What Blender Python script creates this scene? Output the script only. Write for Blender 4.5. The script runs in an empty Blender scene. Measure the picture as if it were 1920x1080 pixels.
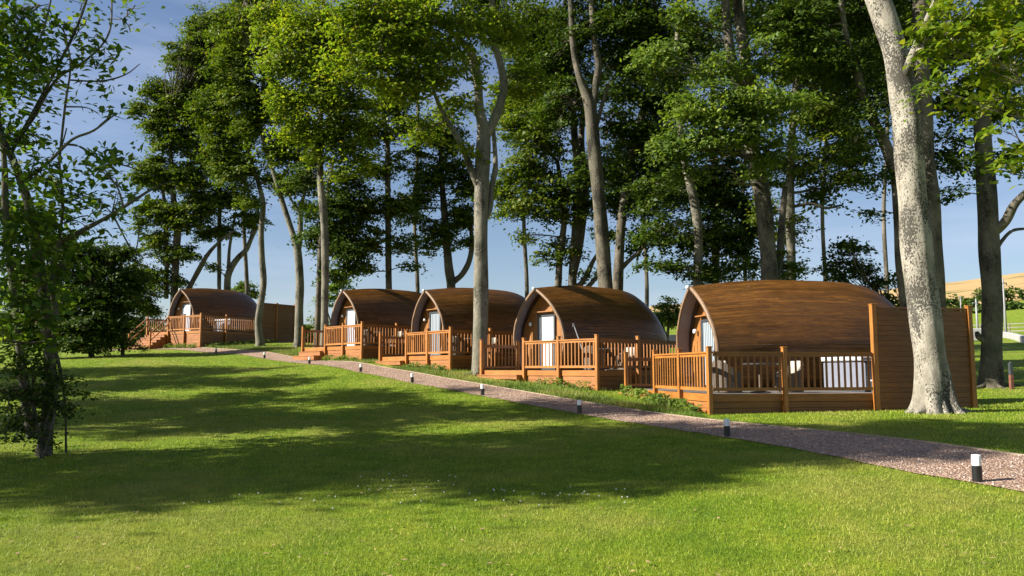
import bpy, bmesh, math, random
import numpy as np
from mathutils import Vector, Matrix
R = math.radians
rng = np.random.default_rng(7)
random.seed(7)
scene = bpy.context.scene
COL = scene.collection

# ------------------------------------------------------------------ camera, sky, sun, exposure
F, PITCH, CZ = 1502.0, 5.886, 1.75
cam = bpy.data.cameras.new("camera"); camo = bpy.data.objects.new("camera", cam); COL.objects.link(camo)
cam.sensor_width = 36.0; cam.lens = 36.0 * F / 1920.0; cam.clip_start = 0.1; cam.clip_end = 6000
camo.location = (0, 0, CZ); camo.rotation_euler = (R(90 + PITCH), 0, 0)
scene.camera = camo

SUN_EL = 32.0
SUN_DIR = Vector((-0.985 * math.cos(R(SUN_EL)), -0.172 * math.cos(R(SUN_EL)), math.sin(R(SUN_EL)))).normalized()
world = bpy.data.worlds.new("World"); scene.world = world; world.use_nodes = True
nt = world.node_tree; nt.nodes.clear()
sky = nt.nodes.new("ShaderNodeTexSky"); sky.sky_type = 'NISHITA'; sky.sun_disc = False
sky.sun_elevation = R(SUN_EL); sky.sun_rotation = math.atan2(SUN_DIR.x, SUN_DIR.y)
sky.air_density = 1.0; sky.dust_density = 0.6; sky.ozone_density = 2.5
bg = nt.nodes.new("ShaderNodeBackground"); bg.inputs[1].default_value = 0.052
wo = nt.nodes.new("ShaderNodeOutputWorld")
tc = nt.nodes.new("ShaderNodeTexCoord"); mp = nt.nodes.new("ShaderNodeMapping"); mp.inputs['Scale'].default_value = (1.2, 1.2, 9.0)
cn = nt.nodes.new("ShaderNodeTexNoise"); cn.inputs['Scale'].default_value = 2.2; cn.inputs['Detail'].default_value = 6; cn.inputs['Roughness'].default_value = .55
cr = nt.nodes.new("ShaderNodeValToRGB"); cr.color_ramp.elements[0].position = .44; cr.color_ramp.elements[1].position = .8
cr.color_ramp.elements[1].color = (.46, .46, .46, 1)
mx = nt.nodes.new("ShaderNodeMix"); mx.data_type = 'RGBA'; mx.inputs[7].default_value = (5.5, 6.3, 7.6, 1)
nt.links.new(tc.outputs['Generated'], mp.inputs[0]); nt.links.new(mp.outputs[0], cn.inputs['Vector'])
nt.links.new(cn.outputs[0], cr.inputs[0]); nt.links.new(cr.outputs[0], mx.inputs[0])
nt.links.new(sky.outputs[0], mx.inputs[6]); tint = nt.nodes.new('ShaderNodeMix'); tint.data_type = 'RGBA'; tint.blend_type = 'MULTIPLY'; tint.inputs[0].default_value = 1; tint.inputs[7].default_value = (1.05, 1.0, 1.04, 1)
nt.links.new(mx.outputs[2], tint.inputs[6]); nt.links.new(tint.outputs[2], bg.inputs[0]); nt.links.new(bg.outputs[0], wo.inputs[0])
sl = bpy.data.lights.new("sun", 'SUN'); sl.energy = 5.0; sl.angle = R(0.6); sl.color = (1.0, .95, .85)
so = bpy.data.objects.new("sun", sl); COL.objects.link(so); so.rotation_euler = SUN_DIR.to_track_quat('Z', 'Y').to_euler()
so.location = (-30, -10, 30)
scene.view_settings.view_transform = 'Standard'; scene.view_settings.look = 'None'
scene.view_settings.gamma = 1; scene.view_settings.exposure = 1.28
scene.cycles.max_bounces = 6; scene.cycles.diffuse_bounces = 3; scene.cycles.transmission_bounces = 4; scene.cycles.transparent_max_bounces = 8
scene.cycles.use_denoising = True

cp_, sp_ = math.cos(R(PITCH)), math.sin(R(PITCH))
def at(px, py, Y):
    """point on the vertical plane at distance Y that lies on the sight line (px, py)"""
    rx, ry = (px - 960) / F, (540 - py) / F
    dy, dz = cp_ - ry * sp_, sp_ + ry * cp_
    k = Y / dy
    return Vector((rx * k, Y, CZ + dz * k))

# ------------------------------------------------------------------ helpers
def link(o): COL.objects.link(o); return o
def mesh_np(name, V, Fc, mats, parent=None, smooth=False, uvs=None, midx=None, attr=None):
    V = np.asarray(V, dtype=np.float32).reshape(-1, 3)
    me = bpy.data.meshes.new(name)
    if isinstance(Fc, np.ndarray):
        n, k = Fc.shape
        me.vertices.add(len(V)); me.vertices.foreach_set('co', V.ravel())
        me.loops.add(n * k); me.loops.foreach_set('vertex_index', Fc.astype(np.int32).ravel())
        me.polygons.add(n); me.polygons.foreach_set('loop_start', np.arange(0, n * k, k, dtype=np.int32))
        me.polygons.foreach_set('loop_total', np.full(n, k, dtype=np.int32))
        me.update(calc_edges=True)
    else:
        me.from_pydata([tuple(v) for v in V.tolist()], [], Fc); me.update()
    for m in (mats if isinstance(mats, (list, tuple)) else [mats]): me.materials.append(m)
    if smooth: me.polygons.foreach_set('use_smooth', [True] * len(me.polygons))
    if uvs is not None:
        uvl = me.uv_layers.new(name='UVMap')
        li = np.empty(len(me.loops), dtype=np.int32); me.loops.foreach_get('vertex_index', li)
        uvl.data.foreach_set('uv', np.asarray(uvs, dtype=np.float32)[li].ravel())
    if midx is not None: me.polygons.foreach_set('material_index', np.asarray(midx, dtype=np.int32))
    if attr:
        for an, av in attr.items():
            a = me.attributes.new(an, 'FLOAT', 'POINT'); a.data.foreach_set('value', np.asarray(av, dtype=np.float32))
    o = bpy.data.objects.new(name, me); link(o)
    if parent: o.parent = parent
    return o
def tag(o, label=None, cat=None, group=None, kind=None):
    if label: o['label'] = label
    if cat: o['category'] = cat
    if group: o['group'] = group
    if kind: o['kind'] = kind
    return o
def thing(name, label, cat, loc=(0, 0, 0), rz=0, group=None):
    o = bpy.data.objects.new(name, None); o.empty_display_size = .3; link(o)
    o.location = loc; o.rotation_euler = (0, 0, rz)
    return tag(o, label, cat, group)

class MB:
    def __init__(s): s.v = []; s.f = []
    def box(s, x0, x1, y0, y1, z0, z1, b=0.0):
        """box with chamfered vertical + horizontal edges when b>0"""
        n = len(s.v)
        if b <= 0:
            s.v += [(x, y, z) for z in (z0, z1) for y in (y0, y1) for x in (x0, x1)]
            s.f += [tuple(n + i for i in q) for q in ((0, 2, 3, 1), (4, 5, 7, 6), (0, 1, 5, 4), (2, 6, 7, 3), (0, 4, 6, 2), (1, 3, 7, 5))]
            return
        def ring(i, z): return [(x0 + i + 0, y0 + b, z), (x0 + b, y0 + i, z), (x1 - b, y0 + i, z), (x1 - i, y0 + b, z), (x1 - i, y1 - b, z), (x1 - b, y1 - i, z), (x0 + b, y1 - i, z), (x0 + i, y1 - b, z)]
        rings = [ring(b * .9, z0), ring(0, z0 + b), ring(0, z1 - b), ring(b * .9, z1)]
        for r in rings: s.v += r
        for k in range(3):
            for i in range(8):
                j = (i + 1) % 8
                s.f.append((n + k * 8 + i, n + k * 8 + j, n + (k + 1) * 8 + j, n + (k + 1) * 8 + i))
        s.f.append(tuple(n + i for i in reversed(range(8)))); s.f.append(tuple(n + 24 + i for i in range(8)))
    def obox(s, p, q, w, h):
        """bar from p to q, width w, height h"""
        p = Vector(p); q = Vector(q); d = (q - p).normalized()
        up = Vector((0, 0, 1)) if abs(d.z) < .95 else Vector((1, 0, 0))
        sd = d.cross(up).normalized(); up = sd.cross(d)
        n = len(s.v)
        for e in (p, q):
            for a, b in ((-1, -1), (1, -1), (1, 1), (-1, 1)): s.v.append(tuple(e + sd * (a * w / 2) + up * (b * h / 2)))
        s.f += [(n, n + 1, n + 2, n + 3)[::-1], (n + 4, n + 5, n + 6, n + 7)] + [(n + i, n + (i + 1) % 4, n + 4 + (i + 1) % 4, n + 4 + i) for i in range(4)]
    def lathe(s, prof, c=(0, 0, 0), seg=20):
        n = len(s.v); m = len(prof)
        for r, z in prof:
            for i in range(seg):
                a = 2 * math.pi * i / seg; s.v.append((c[0] + r * math.cos(a), c[1] + r * math.sin(a), c[2] + z))
        for k in range(m - 1):
            for i in range(seg):
                j = (i + 1) % seg; s.f.append((n + k * seg + i, n + k * seg + j, n + (k + 1) * seg + j, n + (k + 1) * seg + i))
        s.f.append(tuple(n + i for i in reversed(range(seg)))); s.f.append(tuple(n + (m - 1) * seg + i for i in range(seg)))
    def build(s, name, mat, parent=None, smooth=False):
        return mesh_np(name, s.v, s.f, mat, parent, smooth)

# ------------------------------------------------------------------ materials
def mat_new(name):
    m = bpy.data.materials.new(name); m.use_nodes = True; t = m.node_tree
    return m, t, t.nodes['Principled BSDF']
def N(t, typ, **k):
    n = t.nodes.new(typ)
    for a, b in k.items():
        if a.startswith('i_'): n.inputs[a[2:].replace('_', ' ')].default_value = b
        else: setattr(n, a, b)
    return n
def L(t, a, b): t.links.new(a, b)
def ramp(t, fac, stops):
    r = t.nodes.new('ShaderNodeValToRGB'); e = r.color_ramp.elements
    while len(e) < len(stops): e.new(.5)
    for i, (p, c) in enumerate(stops): e[i].position = p; e[i].color = (c[0], c[1], c[2], 1)
    L(t, fac, r.inputs[0]); return r.outputs[0]
def noise(t, vec, scale, detail=4, rough=.55, dist=0):
    n = N(t, 'ShaderNodeTexNoise', i_Scale=scale, i_Detail=detail, i_Roughness=rough, i_Distortion=dist)
    if vec is not None: L(t, vec, n.inputs['Vector'])
    return n.outputs[0]
def mapping(t, vec, scale=(1, 1, 1), loc=(0, 0, 0)):
    m = N(t, 'ShaderNodeMapping'); m.inputs['Scale'].default_value = scale; m.inputs['Location'].default_value = loc
    L(t, vec, m.inputs[0]); return m.outputs[0]
def mixc(t, fac, a, b, typ='MIX'):
    m = N(t, 'ShaderNodeMix', data_type='RGBA', blend_type=typ)
    for s_, v in ((0, fac), (6, a), (7, b)):
        if hasattr(v, 'links') or hasattr(v, 'is_linked'): L(t, v, m.inputs[s_])
        else: m.inputs[s_].default_value = v if s_ == 0 else (v[0], v[1], v[2], 1)
    return m.outputs[2]
def bump(t, h, bsdf, dist=.01, strength=1.0):
    b = N(t, 'ShaderNodeBump', i_Distance=dist, i_Strength=strength); L(t, h, b.inputs['Height']); L(t, b.outputs[0], bsdf.inputs['Normal'])

def simple(name, col, rough=.6, var=.12, scale=8, metal=0, bmp=0, spec=.5):
    m, t, b = mat_new(name); tc = N(t, 'ShaderNodeTexCoord')
    n = noise(t, tc.outputs['Object'], scale, 5)
    lo = tuple(c * (1 - var) for c in col); hi = tuple(min(1, c * (1 + var)) for c in col)
    L(t, ramp(t, n, [(.3, lo), (.7, hi)]), b.inputs['Base Color'])
    b.inputs['Roughness'].default_value = rough; b.inputs['Metallic'].default_value = metal; b.inputs['Specular IOR Level'].default_value = spec
    if bmp: bump(t, n, b, bmp)
    return m
def wood(name, dark, light, stretch=(1.2, 14, 14), rough=.5, bmp=.004, board=None):
    m, t, b = mat_new(name); tc = N(t, 'ShaderNodeTexCoord')
    v = mapping(t, tc.outputs['Object'], stretch)
    n = noise(t, v, 2.0, 7, .6, .6); n2 = noise(t, tc.outputs['Object'], 1.3, 4)
    c = ramp(t, n, [(.25, dark), (.75, light)])
    c2 = mixc(t, .55, c, ramp(t, n2, [(.3, (.62, .58, .55)), (.7, (1.15, 1.1, 1.05))]), 'MULTIPLY')
    g = N(t, 'ShaderNodeNewGeometry')
    c3 = mixc(t, .5, c2, ramp(t, g.outputs['Random Per Island'], [(0, (.72, .7, .68)), (1, (1.12, 1.12, 1.1))]), 'MULTIPLY')
    L(t, c3, b.inputs['Base Color']); b.inputs['Roughness'].default_value = rough
    bump(t, n, b, bmp)
    return m
M = {}
M['deck_x'] = wood('deck_timber', (.17, .058, .010), (.36, .14, .024), (1.2, 14, 14))  # darker than the cross timber: shade of the long side is in the colour
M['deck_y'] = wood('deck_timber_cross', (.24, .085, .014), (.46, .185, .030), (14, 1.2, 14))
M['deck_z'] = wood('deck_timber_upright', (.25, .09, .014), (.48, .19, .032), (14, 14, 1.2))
M['skirt_x'] = wood('skirt_timber', (.13, .046, .010), (.26, .098, .018), (1.2, 14, 14))  # darkened below the cross boards: shade of long side and screen painted in
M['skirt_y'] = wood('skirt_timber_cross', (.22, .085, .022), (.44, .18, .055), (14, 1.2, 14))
M['board'] = wood('floor_board', (.10, .095, .09), (.22, .20, .18), (1.0, 16, 16), .7)
M['front'] = wood('front_panel_wood', (.19, .075, .018), (.42, .19, .055), (9, 9, 1.0), .45)
M['trim'] = wood('arch_edge_wood', (.15, .09, .05), (.30, .19, .11), (10, 10, 2), .55)
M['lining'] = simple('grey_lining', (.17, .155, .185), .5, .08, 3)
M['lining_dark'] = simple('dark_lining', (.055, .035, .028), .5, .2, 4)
M['frame'] = simple('dark_grey_frame', (.045, .05, .055), .4, .1)
M['white'] = simple('white_plastic', (.80, .80, .78), .4, .04)
M['blind_white'] = simple('white_blind', (.78, .80, .84), .6, .04)
M['blind_blue'] = simple('pale_blind', (.45, .52, .62), .5, .12, 2)  # bluish reflection of the door glass put into its colour
M['plinth'] = simple('plinth', (.05, .04, .035), .8, .2)
M['black'] = simple('black_metal', (.012, .012, .014), .35, .2)
M['lens'] = simple('frosted_lens', (.78, .79, .80), .35, .05)
M['tub_grey'] = simple('tub_panel', (.17, .18, .22), .5, .08)
M['tub_white'] = simple('tub_rim', (.50, .50, .52), .4, .05)
M['rattan'] = simple('rattan', (.10, .075, .055), .7, .5, 60, bmp=.004)
M['cushion'] = simple('cushion', (.40, .36, .30), .85, .1, 12)
M['tabletop'] = simple('table_glass', (.05, .05, .05), .25, .2)
M['metalpost'] = simple('galvanised', (.26, .26, .26), .5, .15)
M['whitewall'] = simple('whitewashed_wall', (.32, .31, .30), .85, .15, 2)
M['greywood'] = wood('weathered_fence', (.14, .13, .11), (.25, .23, .20), (2, 14, 14), .8)
M['redpost'] = simple('red_brown_post', (.16, .06, .035), .7, .3)
M['edging'] = wood('path_edging', (.22, .17, .12), (.42, .33, .23), (4, 4, 14), .8)

def mat_stripes(name, a, b_, scale):
    m, t, b = mat_new(name); tc = N(t, 'ShaderNodeTexCoord')
    sx = N(t, 'ShaderNodeSeparateXYZ'); L(t, tc.outputs['Object'], sx.inputs[0])
    mu = N(t, 'ShaderNodeMath', operation='MULTIPLY'); mu.inputs[1].default_value = scale; L(t, sx.outputs[1], mu.inputs[0])
    si = N(t, 'ShaderNodeMath', operation='SINE'); L(t, mu.outputs[0], si.inputs[0])
    ad = N(t, 'ShaderNodeMath', operation='MULTIPLY_ADD'); ad.inputs[1].default_value = .5; ad.inputs[2].default_value = .5; L(t, si.outputs[0], ad.inputs[0])
    L(t, ramp(t, ad.outputs[0], [(.2, a), (.75, b_)]), b.inputs['Base Color']); b.inputs['Roughness'].default_value = .6
    bump(t, ad.outputs[0], b, .03)
    return m
M['blind_grey'] = mat_stripes('grey_striped_curtain', (.10, .13, .15), (.34, .38, .42), 52)

def mat_hull():
    m, t, b = mat_new('varnished_hull'); uv = N(t, 'ShaderNodeUVMap')
    sx = N(t, 'ShaderNodeSeparateXYZ'); L(t, uv.outputs[0], sx.inputs[0])
    # strips around the arc
    wob = noise(t, mapping(t, uv.outputs[0], (.25, .25, 1)), 2, 2)
    mul = N(t, 'ShaderNodeMath', operation='MULTIPLY'); mul.inputs[1].default_value = 1 / .105; L(t, sx.outputs[1], mul.inputs[0])
    fl = N(t, 'ShaderNodeMath', operation='FLOOR'); L(t, mul.outputs[0], fl.inputs[0])
    fr = N(t, 'ShaderNodeMath', operation='FRACT'); L(t, mul.outputs[0], fr.inputs[0])
    # staggered boards: x cell
    wn0 = N(t, 'ShaderNodeTexWhiteNoise', noise_dimensions='1D'); L(t, fl.outputs[0], wn0.inputs['W'])
    mx_ = N(t, 'ShaderNodeMath', operation='MULTIPLY_ADD'); mx_.inputs[1].default_value = .45; L(t, sx.outputs[0], mx_.inputs[0])
    m7 = N(t, 'ShaderNodeMath', operation='MULTIPLY'); m7.inputs[1].default_value = 7; L(t, wn0.outputs[0], m7.inputs[0]); L(t, m7.outputs[0], mx_.inputs[2])
    fx = N(t, 'ShaderNodeMath', operation='FLOOR'); L(t, mx_.outputs[0], fx.inputs[0])
    cb = N(t, 'ShaderNodeCombineXYZ'); L(t, fl.outputs[0], cb.inputs[0]); L(t, fx.outputs[0], cb.inputs[1])
    wn = N(t, 'ShaderNodeTexWhiteNoise', noise_dimensions='3D'); L(t, cb.outputs[0], wn.inputs['Vector'])
    grain = noise(t, mapping(t, uv.outputs[0], (1.3, 22, 1)), 2.0, 7, .65, .8)
    broad = noise(t, mapping(t, uv.outputs[0], (.8, 2.2, 1)), 1.2, 4)
    c = ramp(t, grain, [(.25, (.045, .017, .005)), (.5, (.128, .055, .010)), (.8, (.275, .125, .022))])
    c = mixc(t, .75, c, ramp(t, wn.outputs[0], [(0, (.62, .60, .58)), (1, (1.25, 1.2, 1.15))]), 'MULTIPLY')
    c = mixc(t, .8, c, ramp(t, broad, [(.3, (.6, .58, .56)), (.7, (1.25, 1.2, 1.1))]), 'MULTIPLY')
    spots = noise(t, mapping(t, uv.outputs[0], (3.5, 3.5, 1)), 2.2, 1)
    c = mixc(t, ramp(t, spots, [(.80, (0, 0, 0)), (.83, (.8, .8, .8))]), c, (.6, .55, .48))
    edge = ramp(t, fr.outputs[0], [(0, (.0, .0, .0)), (.07, (1, 1, 1)), (.93, (1, 1, 1)), (1, (0, 0, 0))])
    c = mixc(t, .72, c, edge, 'MULTIPLY')
    L(t, c, b.inputs['Base Color']); b.inputs['Specular IOR Level'].default_value = .32
    L(t, ramp(t, broad, [(.3, (.28, .28, .28)), (.7, (.46, .46, .46))]), b.inputs['Roughness'])
    ad = N(t, 'ShaderNodeMath', operation='MULTIPLY_ADD'); ad.inputs[1].default_value = .35; L(t, grain, ad.inputs[0]); L(t, edge, ad.inputs[2])
    bump(t, ad.outputs[0], b, .012)
    return m
M['hull'] = mat_hull()

def mat_bark(name, base, dark, light, scale=1.0, pits=.5):
    m, t, b = mat_new(name); tc = N(t, 'ShaderNodeTexCoord'); o = tc.outputs['Object']
    v = mapping(t, o, (scale, scale, scale * .55))
    a = noise(t, v, 1.6, 6, .62); f = noise(t, v, 9.0, 6, .7, .5); g = noise(t, mapping(t, o, (scale * 1.2, scale * 1.2, scale * .8)), 27, 4, .6, .3)
    c = ramp(t, a, [(.3, dark), (.5, base), (.7, light)])
    c = mixc(t, .6, c, ramp(t, f, [(.35, (.6, .58, .55)), (.65, (1.15, 1.12, 1.1))]), 'MULTIPLY')
    blot = noise(t, mapping(t, o, (1.1, 1.1, .5)), 1.5, 3)
    gm_ = N(t, 'ShaderNodeMath', operation='MULTIPLY_ADD'); gm_.inputs[1].default_value = 1.0; L(t, blot, gm_.inputs[0]); gs_ = N(t, 'ShaderNodeMath', operation='SUBTRACT'); gs_.inputs[1].default_value = .50; L(t, g, gs_.inputs[0]); L(t, gs_.outputs[0], gm_.inputs[2]); g = gm_.outputs[0]
    pm = ramp(t, g, [(.645 - pits * .10, (0, 0, 0)), (.67 - pits * .09, (1, 1, 1))])
    c = mixc(t, mixc(t, .92, (0, 0, 0), pm), c, tuple(x * .18 for x in base))
    L(t, c, b.inputs['Base Color']); b.inputs['Roughness'].default_value = .9; b.inputs['Specular IOR Level'].default_value = .2
    ms = N(t, 'ShaderNodeMath', operation='MULTIPLY_ADD'); ms.inputs[1].default_value = -.7; L(t, pm, ms.inputs[0]); L(t, f, ms.inputs[2])
    bump(t, ms.outputs[0], b, .025)
    return m
M['bark_pale'] = mat_bark('pale_pitted_bark', (.30, .275, .225), (.17, .155, .12), (.43, .395, .33), 1.0, 1.0)
M['bark_grey'] = mat_bark('smooth_grey_bark', (.19, .175, .135), (.105, .105, .075), (.27, .245, .195), 1.0, .35)
M['bark_dark'] = mat_bark('dark_bark', (.14, .12, .09), (.08, .075, .05), (.22, .19, .15), 1.2, .5)
M['bark_mid'] = mat_bark('olive_grey_bark', (.125, .112, .083), (.065, .067, .045), (.19, .165, .125), 1.1, .5)

def mat_leaf(name, c0, c1, c2, trans=.35, rough=.55):
    m, t, b = mat_new(name); g = N(t, 'ShaderNodeNewGeometry'); tc = N(t, 'ShaderNodeTexCoord')
    c = ramp(t, g.outputs['Random Per Island'], [(0, c0), (.5, c1), (.97, c2), (1, (c2[0] * 1.4, c2[1] * 1.05, c2[2]))])
    br = noise(t, tc.outputs['Object'], .55, 3)
    c = mixc(t, .7, c, ramp(t, br, [(.35, (.62, .68, .62)), (.65, (1.3, 1.22, 1.0))]), 'MULTIPLY')
    L(t, c, b.inputs['Base Color']); b.inputs['Roughness'].default_value = rough; b.inputs['Specular IOR Level'].default_value = .22
    tr = N(t, 'ShaderNodeBsdfTranslucent'); L(t, mixc(t, 1.0, c, (1.25, 1.35, .55), 'MULTIPLY'), tr.inputs[0])
    ms = N(t, 'ShaderNodeMixShader'); ms.inputs[0].default_value = trans
    L(t, b.outputs[0], ms.inputs[1]); L(t, tr.outputs[0], ms.inputs[2]); L(t, ms.outputs[0], t.nodes['Material Output'].inputs[0])
    return m
M['leaf_lime'] = mat_leaf('lime_leaves', (.085, .15, .012), (.155, .215, .020), (.26, .285, .03), .45)
M['leaf_green'] = mat_leaf('green_leaves', (.065, .12, .018), (.125, .19, .035), (.20, .26, .045), .40)
M['leaf_dark'] = mat_leaf('dark_leaves', (.026, .055, .010), (.052, .090, .014), (.095, .135, .018), .32)
M['leaf_mid'] = mat_leaf('mid_leaves', (.042, .080, .010), (.085, .130, .014), (.16, .19, .020), .38)
M['leaf_blue'] = mat_leaf('bluish_leaves', (.055, .115, .022), (.11, .185, .026), (.20, .27, .035), .45)

# ------------------------------------------------------------------ ground heights
def gp(px, py, Y):
    p = at(px, py, Y); return (p.x, p.y, p.z)
POD = [(5.21, 23.41, 11.29, 1.21), (.83, 29.21, 40.31, 1.76), (-3.92, 35.79, 37.39, 2.35), (-8.84, 41.52, 42.12, 2.91), (-22.63, 54.37, 56.89, 4.28)]
BOLL = [(1833, 906, 9.5), (1364, 822, 14.6), (1087, 775, 19.0), (905, 742, 23.4), (773, 719, 27.7), (676, 699, 32.3), (580, 684, 37.0), (496, 673, 42.0), (405, 665, 47.0), (175, 670, 46.0)]
ctrl = [gp(*b) for b in BOLL]
ctrl += [(0, 0, .27), (-8, 2, .27), (8, 2, .30), (0, 8.5, .27), (-5, 9, .27), (0, -10, .27), (-20, 5, .3), (20, 5, .35), (20, -10, .3), (-20, -10, .27)]
ctrl += [gp(80, 855, 14), gp(1335, 777, 18.7), gp(1122, 730, 24.9), gp(848, 695, 31.2), gp(682, 674, 36.8), gp(375, 650, 51), gp(1630, 770, 19.4), gp(1812, 762, 20.0), gp(1755, 775, 18.3), gp(1860, 722, 30), gp(1500, 800, 15.5), gp(1750, 826, 12.6), gp(1920, 700, 34),
         gp(487, 648, 49), gp(560, 650, 47), gp(200, 672, 42), gp(905, 712, 27.6), gp(1920, 640, 72), gp(1240, 645, 75), gp(700, 655, 75), gp(300, 640, 78), gp(30, 640, 75), gp(-500, 700, 50), gp(897, 693, 31.5)]
for X, Y, th, z in POD[:4]:
    c, s = math.cos(R(th)), math.sin(R(th)); ctrl.append((X + 7 * c, Y + 7 * s, z - .55))
ctrl = np.array(ctrl)
P2 = ctrl[:, :2]
def tps_k(d): return np.where(d > 1e-9, d * d * np.log(d + 1e-12), 0)
n_ = len(P2); D = np.linalg.norm(P2[:, None] - P2[None], axis=2)
A = np.zeros((n_ + 3, n_ + 3)); A[:n_, :n_] = tps_k(D) + np.eye(n_) * 6.0
A[:n_, n_] = 1; A[:n_, n_ + 1:] = P2; A[n_, :n_] = 1; A[n_ + 1:, :n_] = P2.T
W_ = np.linalg.solve(A, np.concatenate([ctrl[:, 2], [0, 0, 0]]))
def sstep(a, b, x):
    t = np.clip((x - a) / (b - a), 0, 1); return t * t * (3 - 2 * t)
def ground_z(x, y):
    x = np.atleast_1d(np.asarray(x, float)); y = np.atleast_1d(np.asarray(y, float))
    r = np.hypot(x, y); k = np.minimum(1, 88 / np.maximum(r, 1e-6)); xs, ys = x * k, y * k
    d = np.hypot(xs[..., None] - P2[:, 0], ys[..., None] - P2[:, 1])
    z = (tps_k(d) @ W_[:n_]) + W_[n_] + W_[n_ + 1] * xs + W_[n_ + 2] * ys
    # beyond the garden: fields rising to a far ridge
    ph = np.arctan2(x, y); tx = np.tan(np.clip(ph, -.75, .75))
    side = np.interp(tx, [-.7, -.25, -.1, .0, .19, .35, .5, .56, .64, .8], [.55, .50, .50, .55, .80, .80, .93, .96, 1.02, 1.0])
    el = np.interp(r, [60, 95, 150, 200, 300, 520, 640, 3000], [52, 55, 92, 98, 118, 152, 140, 20]) * side / F
    zf = CZ + el * r
    front = 1 - sstep(1.0, 1.5, np.abs(ph))
    zf = zf * front + .3 * (1 - front)
    near_side = sstep(.9, 1.4, np.abs(ph)) * sstep(25, 60, r)
    z = z * (1 - near_side) + .3 * near_side
    w = sstep(62, 95, r)
    return z * (1 - w) + zf * w
def gz(x, y): return float(ground_z(x, y)[0])
def onground(px, Y):
    X = (px - 960) / F * (Y * cp_ + 0 * sp_); return X, Y, gz(X, Y)

rs = np.concatenate([[0.0], np.linspace(.6, 5, 10), 5 * np.exp(np.linspace(0, math.log(3400 / 5.), 230))[1:]])
an = np.concatenate([np.linspace(-.75, .75, 261), np.linspace(.75, 2 * math.pi - .75, 60)[1:-1]])
RR, AA = np.meshgrid(rs, an, indexing='ij')
GX, GY = RR * np.sin(AA), RR * np.cos(AA)
GZ = ground_z(GX.ravel(), GY.ravel())
nr, na = RR.shape
idx = np.arange(nr * na).reshape(nr, na)
Fq = np.stack([idx[:-1, :], np.roll(idx, -1, 1)[:-1, :], np.roll(idx, -1, 1)[1:, :], idx[1:, :]], -1).reshape(-1, 4)
zone = np.clip((RR.ravel() - 235 + 18 * np.sin(AA.ravel() * 9)) / 8, 0, 1)
def mat_ground():
    m, t, b = mat_new('lawn'); tc = N(t, 'ShaderNodeTexCoord'); o = tc.outputs['Object']
    big = noise(t, o, .35, 4, .6); mid = noise(t, o, 2.2, 5, .65); fine = noise(t, o, 38, 4, .7); tuft = noise(t, o, 9, 5, .7)
    c = ramp(t, mid, [(.3, (.095, .165, .009)), (.5, (.16, .235, .012)), (.7, (.25, .29, .024))])
    c = mixc(t, ramp(t, big, [(.48, (0, 0, 0)), (.70, (.6, .6, .6))]), c, (.30, .28, .06))
    c = mixc(t, .8, c, ramp(t, tuft, [(.3, (.60, .66, .6)), (.7, (1.25, 1.22, 1.1))]), 'MULTIPLY')
    c = mixc(t, .7, c, ramp(t, fine, [(.3, (.5, .55, .5)), (.7, (1.35, 1.3, 1.2))]), 'MULTIPLY')
    at_ = N(t, 'ShaderNodeAttribute', attribute_name='zone')
    st = ramp(t, noise(t, mapping(t, o, (.006, .012, .0)), 3, 3), [(.52, (.40, .27, .12)), (.56, (.37, .25, .11)), (.60, (.34, .23, .10)), (.64, (.14, .14, .035))])
    far = mixc(t, .6, st, ramp(t, noise(t, mapping(t, o, (.02, .3, 0)), 3, 4), [(.3, (.85, .85, .85)), (.7, (1.1, 1.1, 1.1))]), 'MULTIPLY')
    c = mixc(t, at_.outputs['Fac'], c, far)
    L(t, c, b.inputs['Base Color']); b.inputs['Roughness'].default_value = .85; b.inputs['Specular IOR Level'].default_value = .15
    ad = N(t, 'ShaderNodeMath', operation='ADD'); L(t, fine, ad.inputs[0]); L(t, tuft, ad.inputs[1])
    bump(t, ad.outputs[0], b, .04)
    return m
g = mesh_np('ground', np.stack([GX.ravel(), GY.ravel(), GZ], 1), Fq, mat_ground(), smooth=True, attr={'zone': zone})
tag(g, kind='structure')

# ------------------------------------------------------------------ path
def catmull(P, n):
    P = [np.array(p, float) for p in P]; P = [2 * P[0] - P[1]] + P + [2 * P[-1] - P[-2]]; out = []
    for i in range(1, len(P) - 2):
        for k in range(n):
            t = k / n; a, b, c, d = P[i - 1], P[i], P[i + 1], P[i + 2]
            out.append(.5 * ((2 * b) + (-a + c) * t + (2 * a - 5 * b + 4 * c - d) * t * t + (-a + 3 * b - 3 * c + d) * t ** 3))
    out.append(P[-2]); return np.array(out)
near_edge = [at(*b).to_2d() for b in BOLL[:9]]
near_edge = [(v.x - .10, v.y + .0) for v in near_edge]
near_edge = [(10.5, 2.0), (7.6, 5.8)] + [tuple(p) for p in near_edge] + [(-23.5, 51.5), (-29, 54)]
pe = catmull(near_edge, 14)
tn = np.gradient(pe, axis=0); tn /= np.linalg.norm(tn, axis=1)[:, None]; nrm = np.stack([tn[:, 1], -tn[:, 0]], 1)
wd = np.interp(pe[:, 1], [0, 9, 15, 25, 55], [2.4, 2.2, 1.65, 1.45, 1.35])
K = 15
us = np.linspace(0, 1, K)
jit = rng.normal(0, .03, len(pe)); jit2 = rng.normal(0, .012, len(pe))
PX = pe[:, None, :] + nrm[:, None, :] * (us[None, :, None] * (wd + jit2)[:, None, None]); PX[:, 0] += nrm * jit[:, None]
pv = PX.reshape(-1, 2); pz = ground_z(pv[:, 0], pv[:, 1]) + .014
pi_ = np.arange(len(pv)).reshape(len(pe), K)
pq = np.stack([pi_[:-1, :-1], pi_[:-1, 1:], pi_[1:, 1:], pi_[1:, :-1]], -1).reshape(-1, 4)
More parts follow.
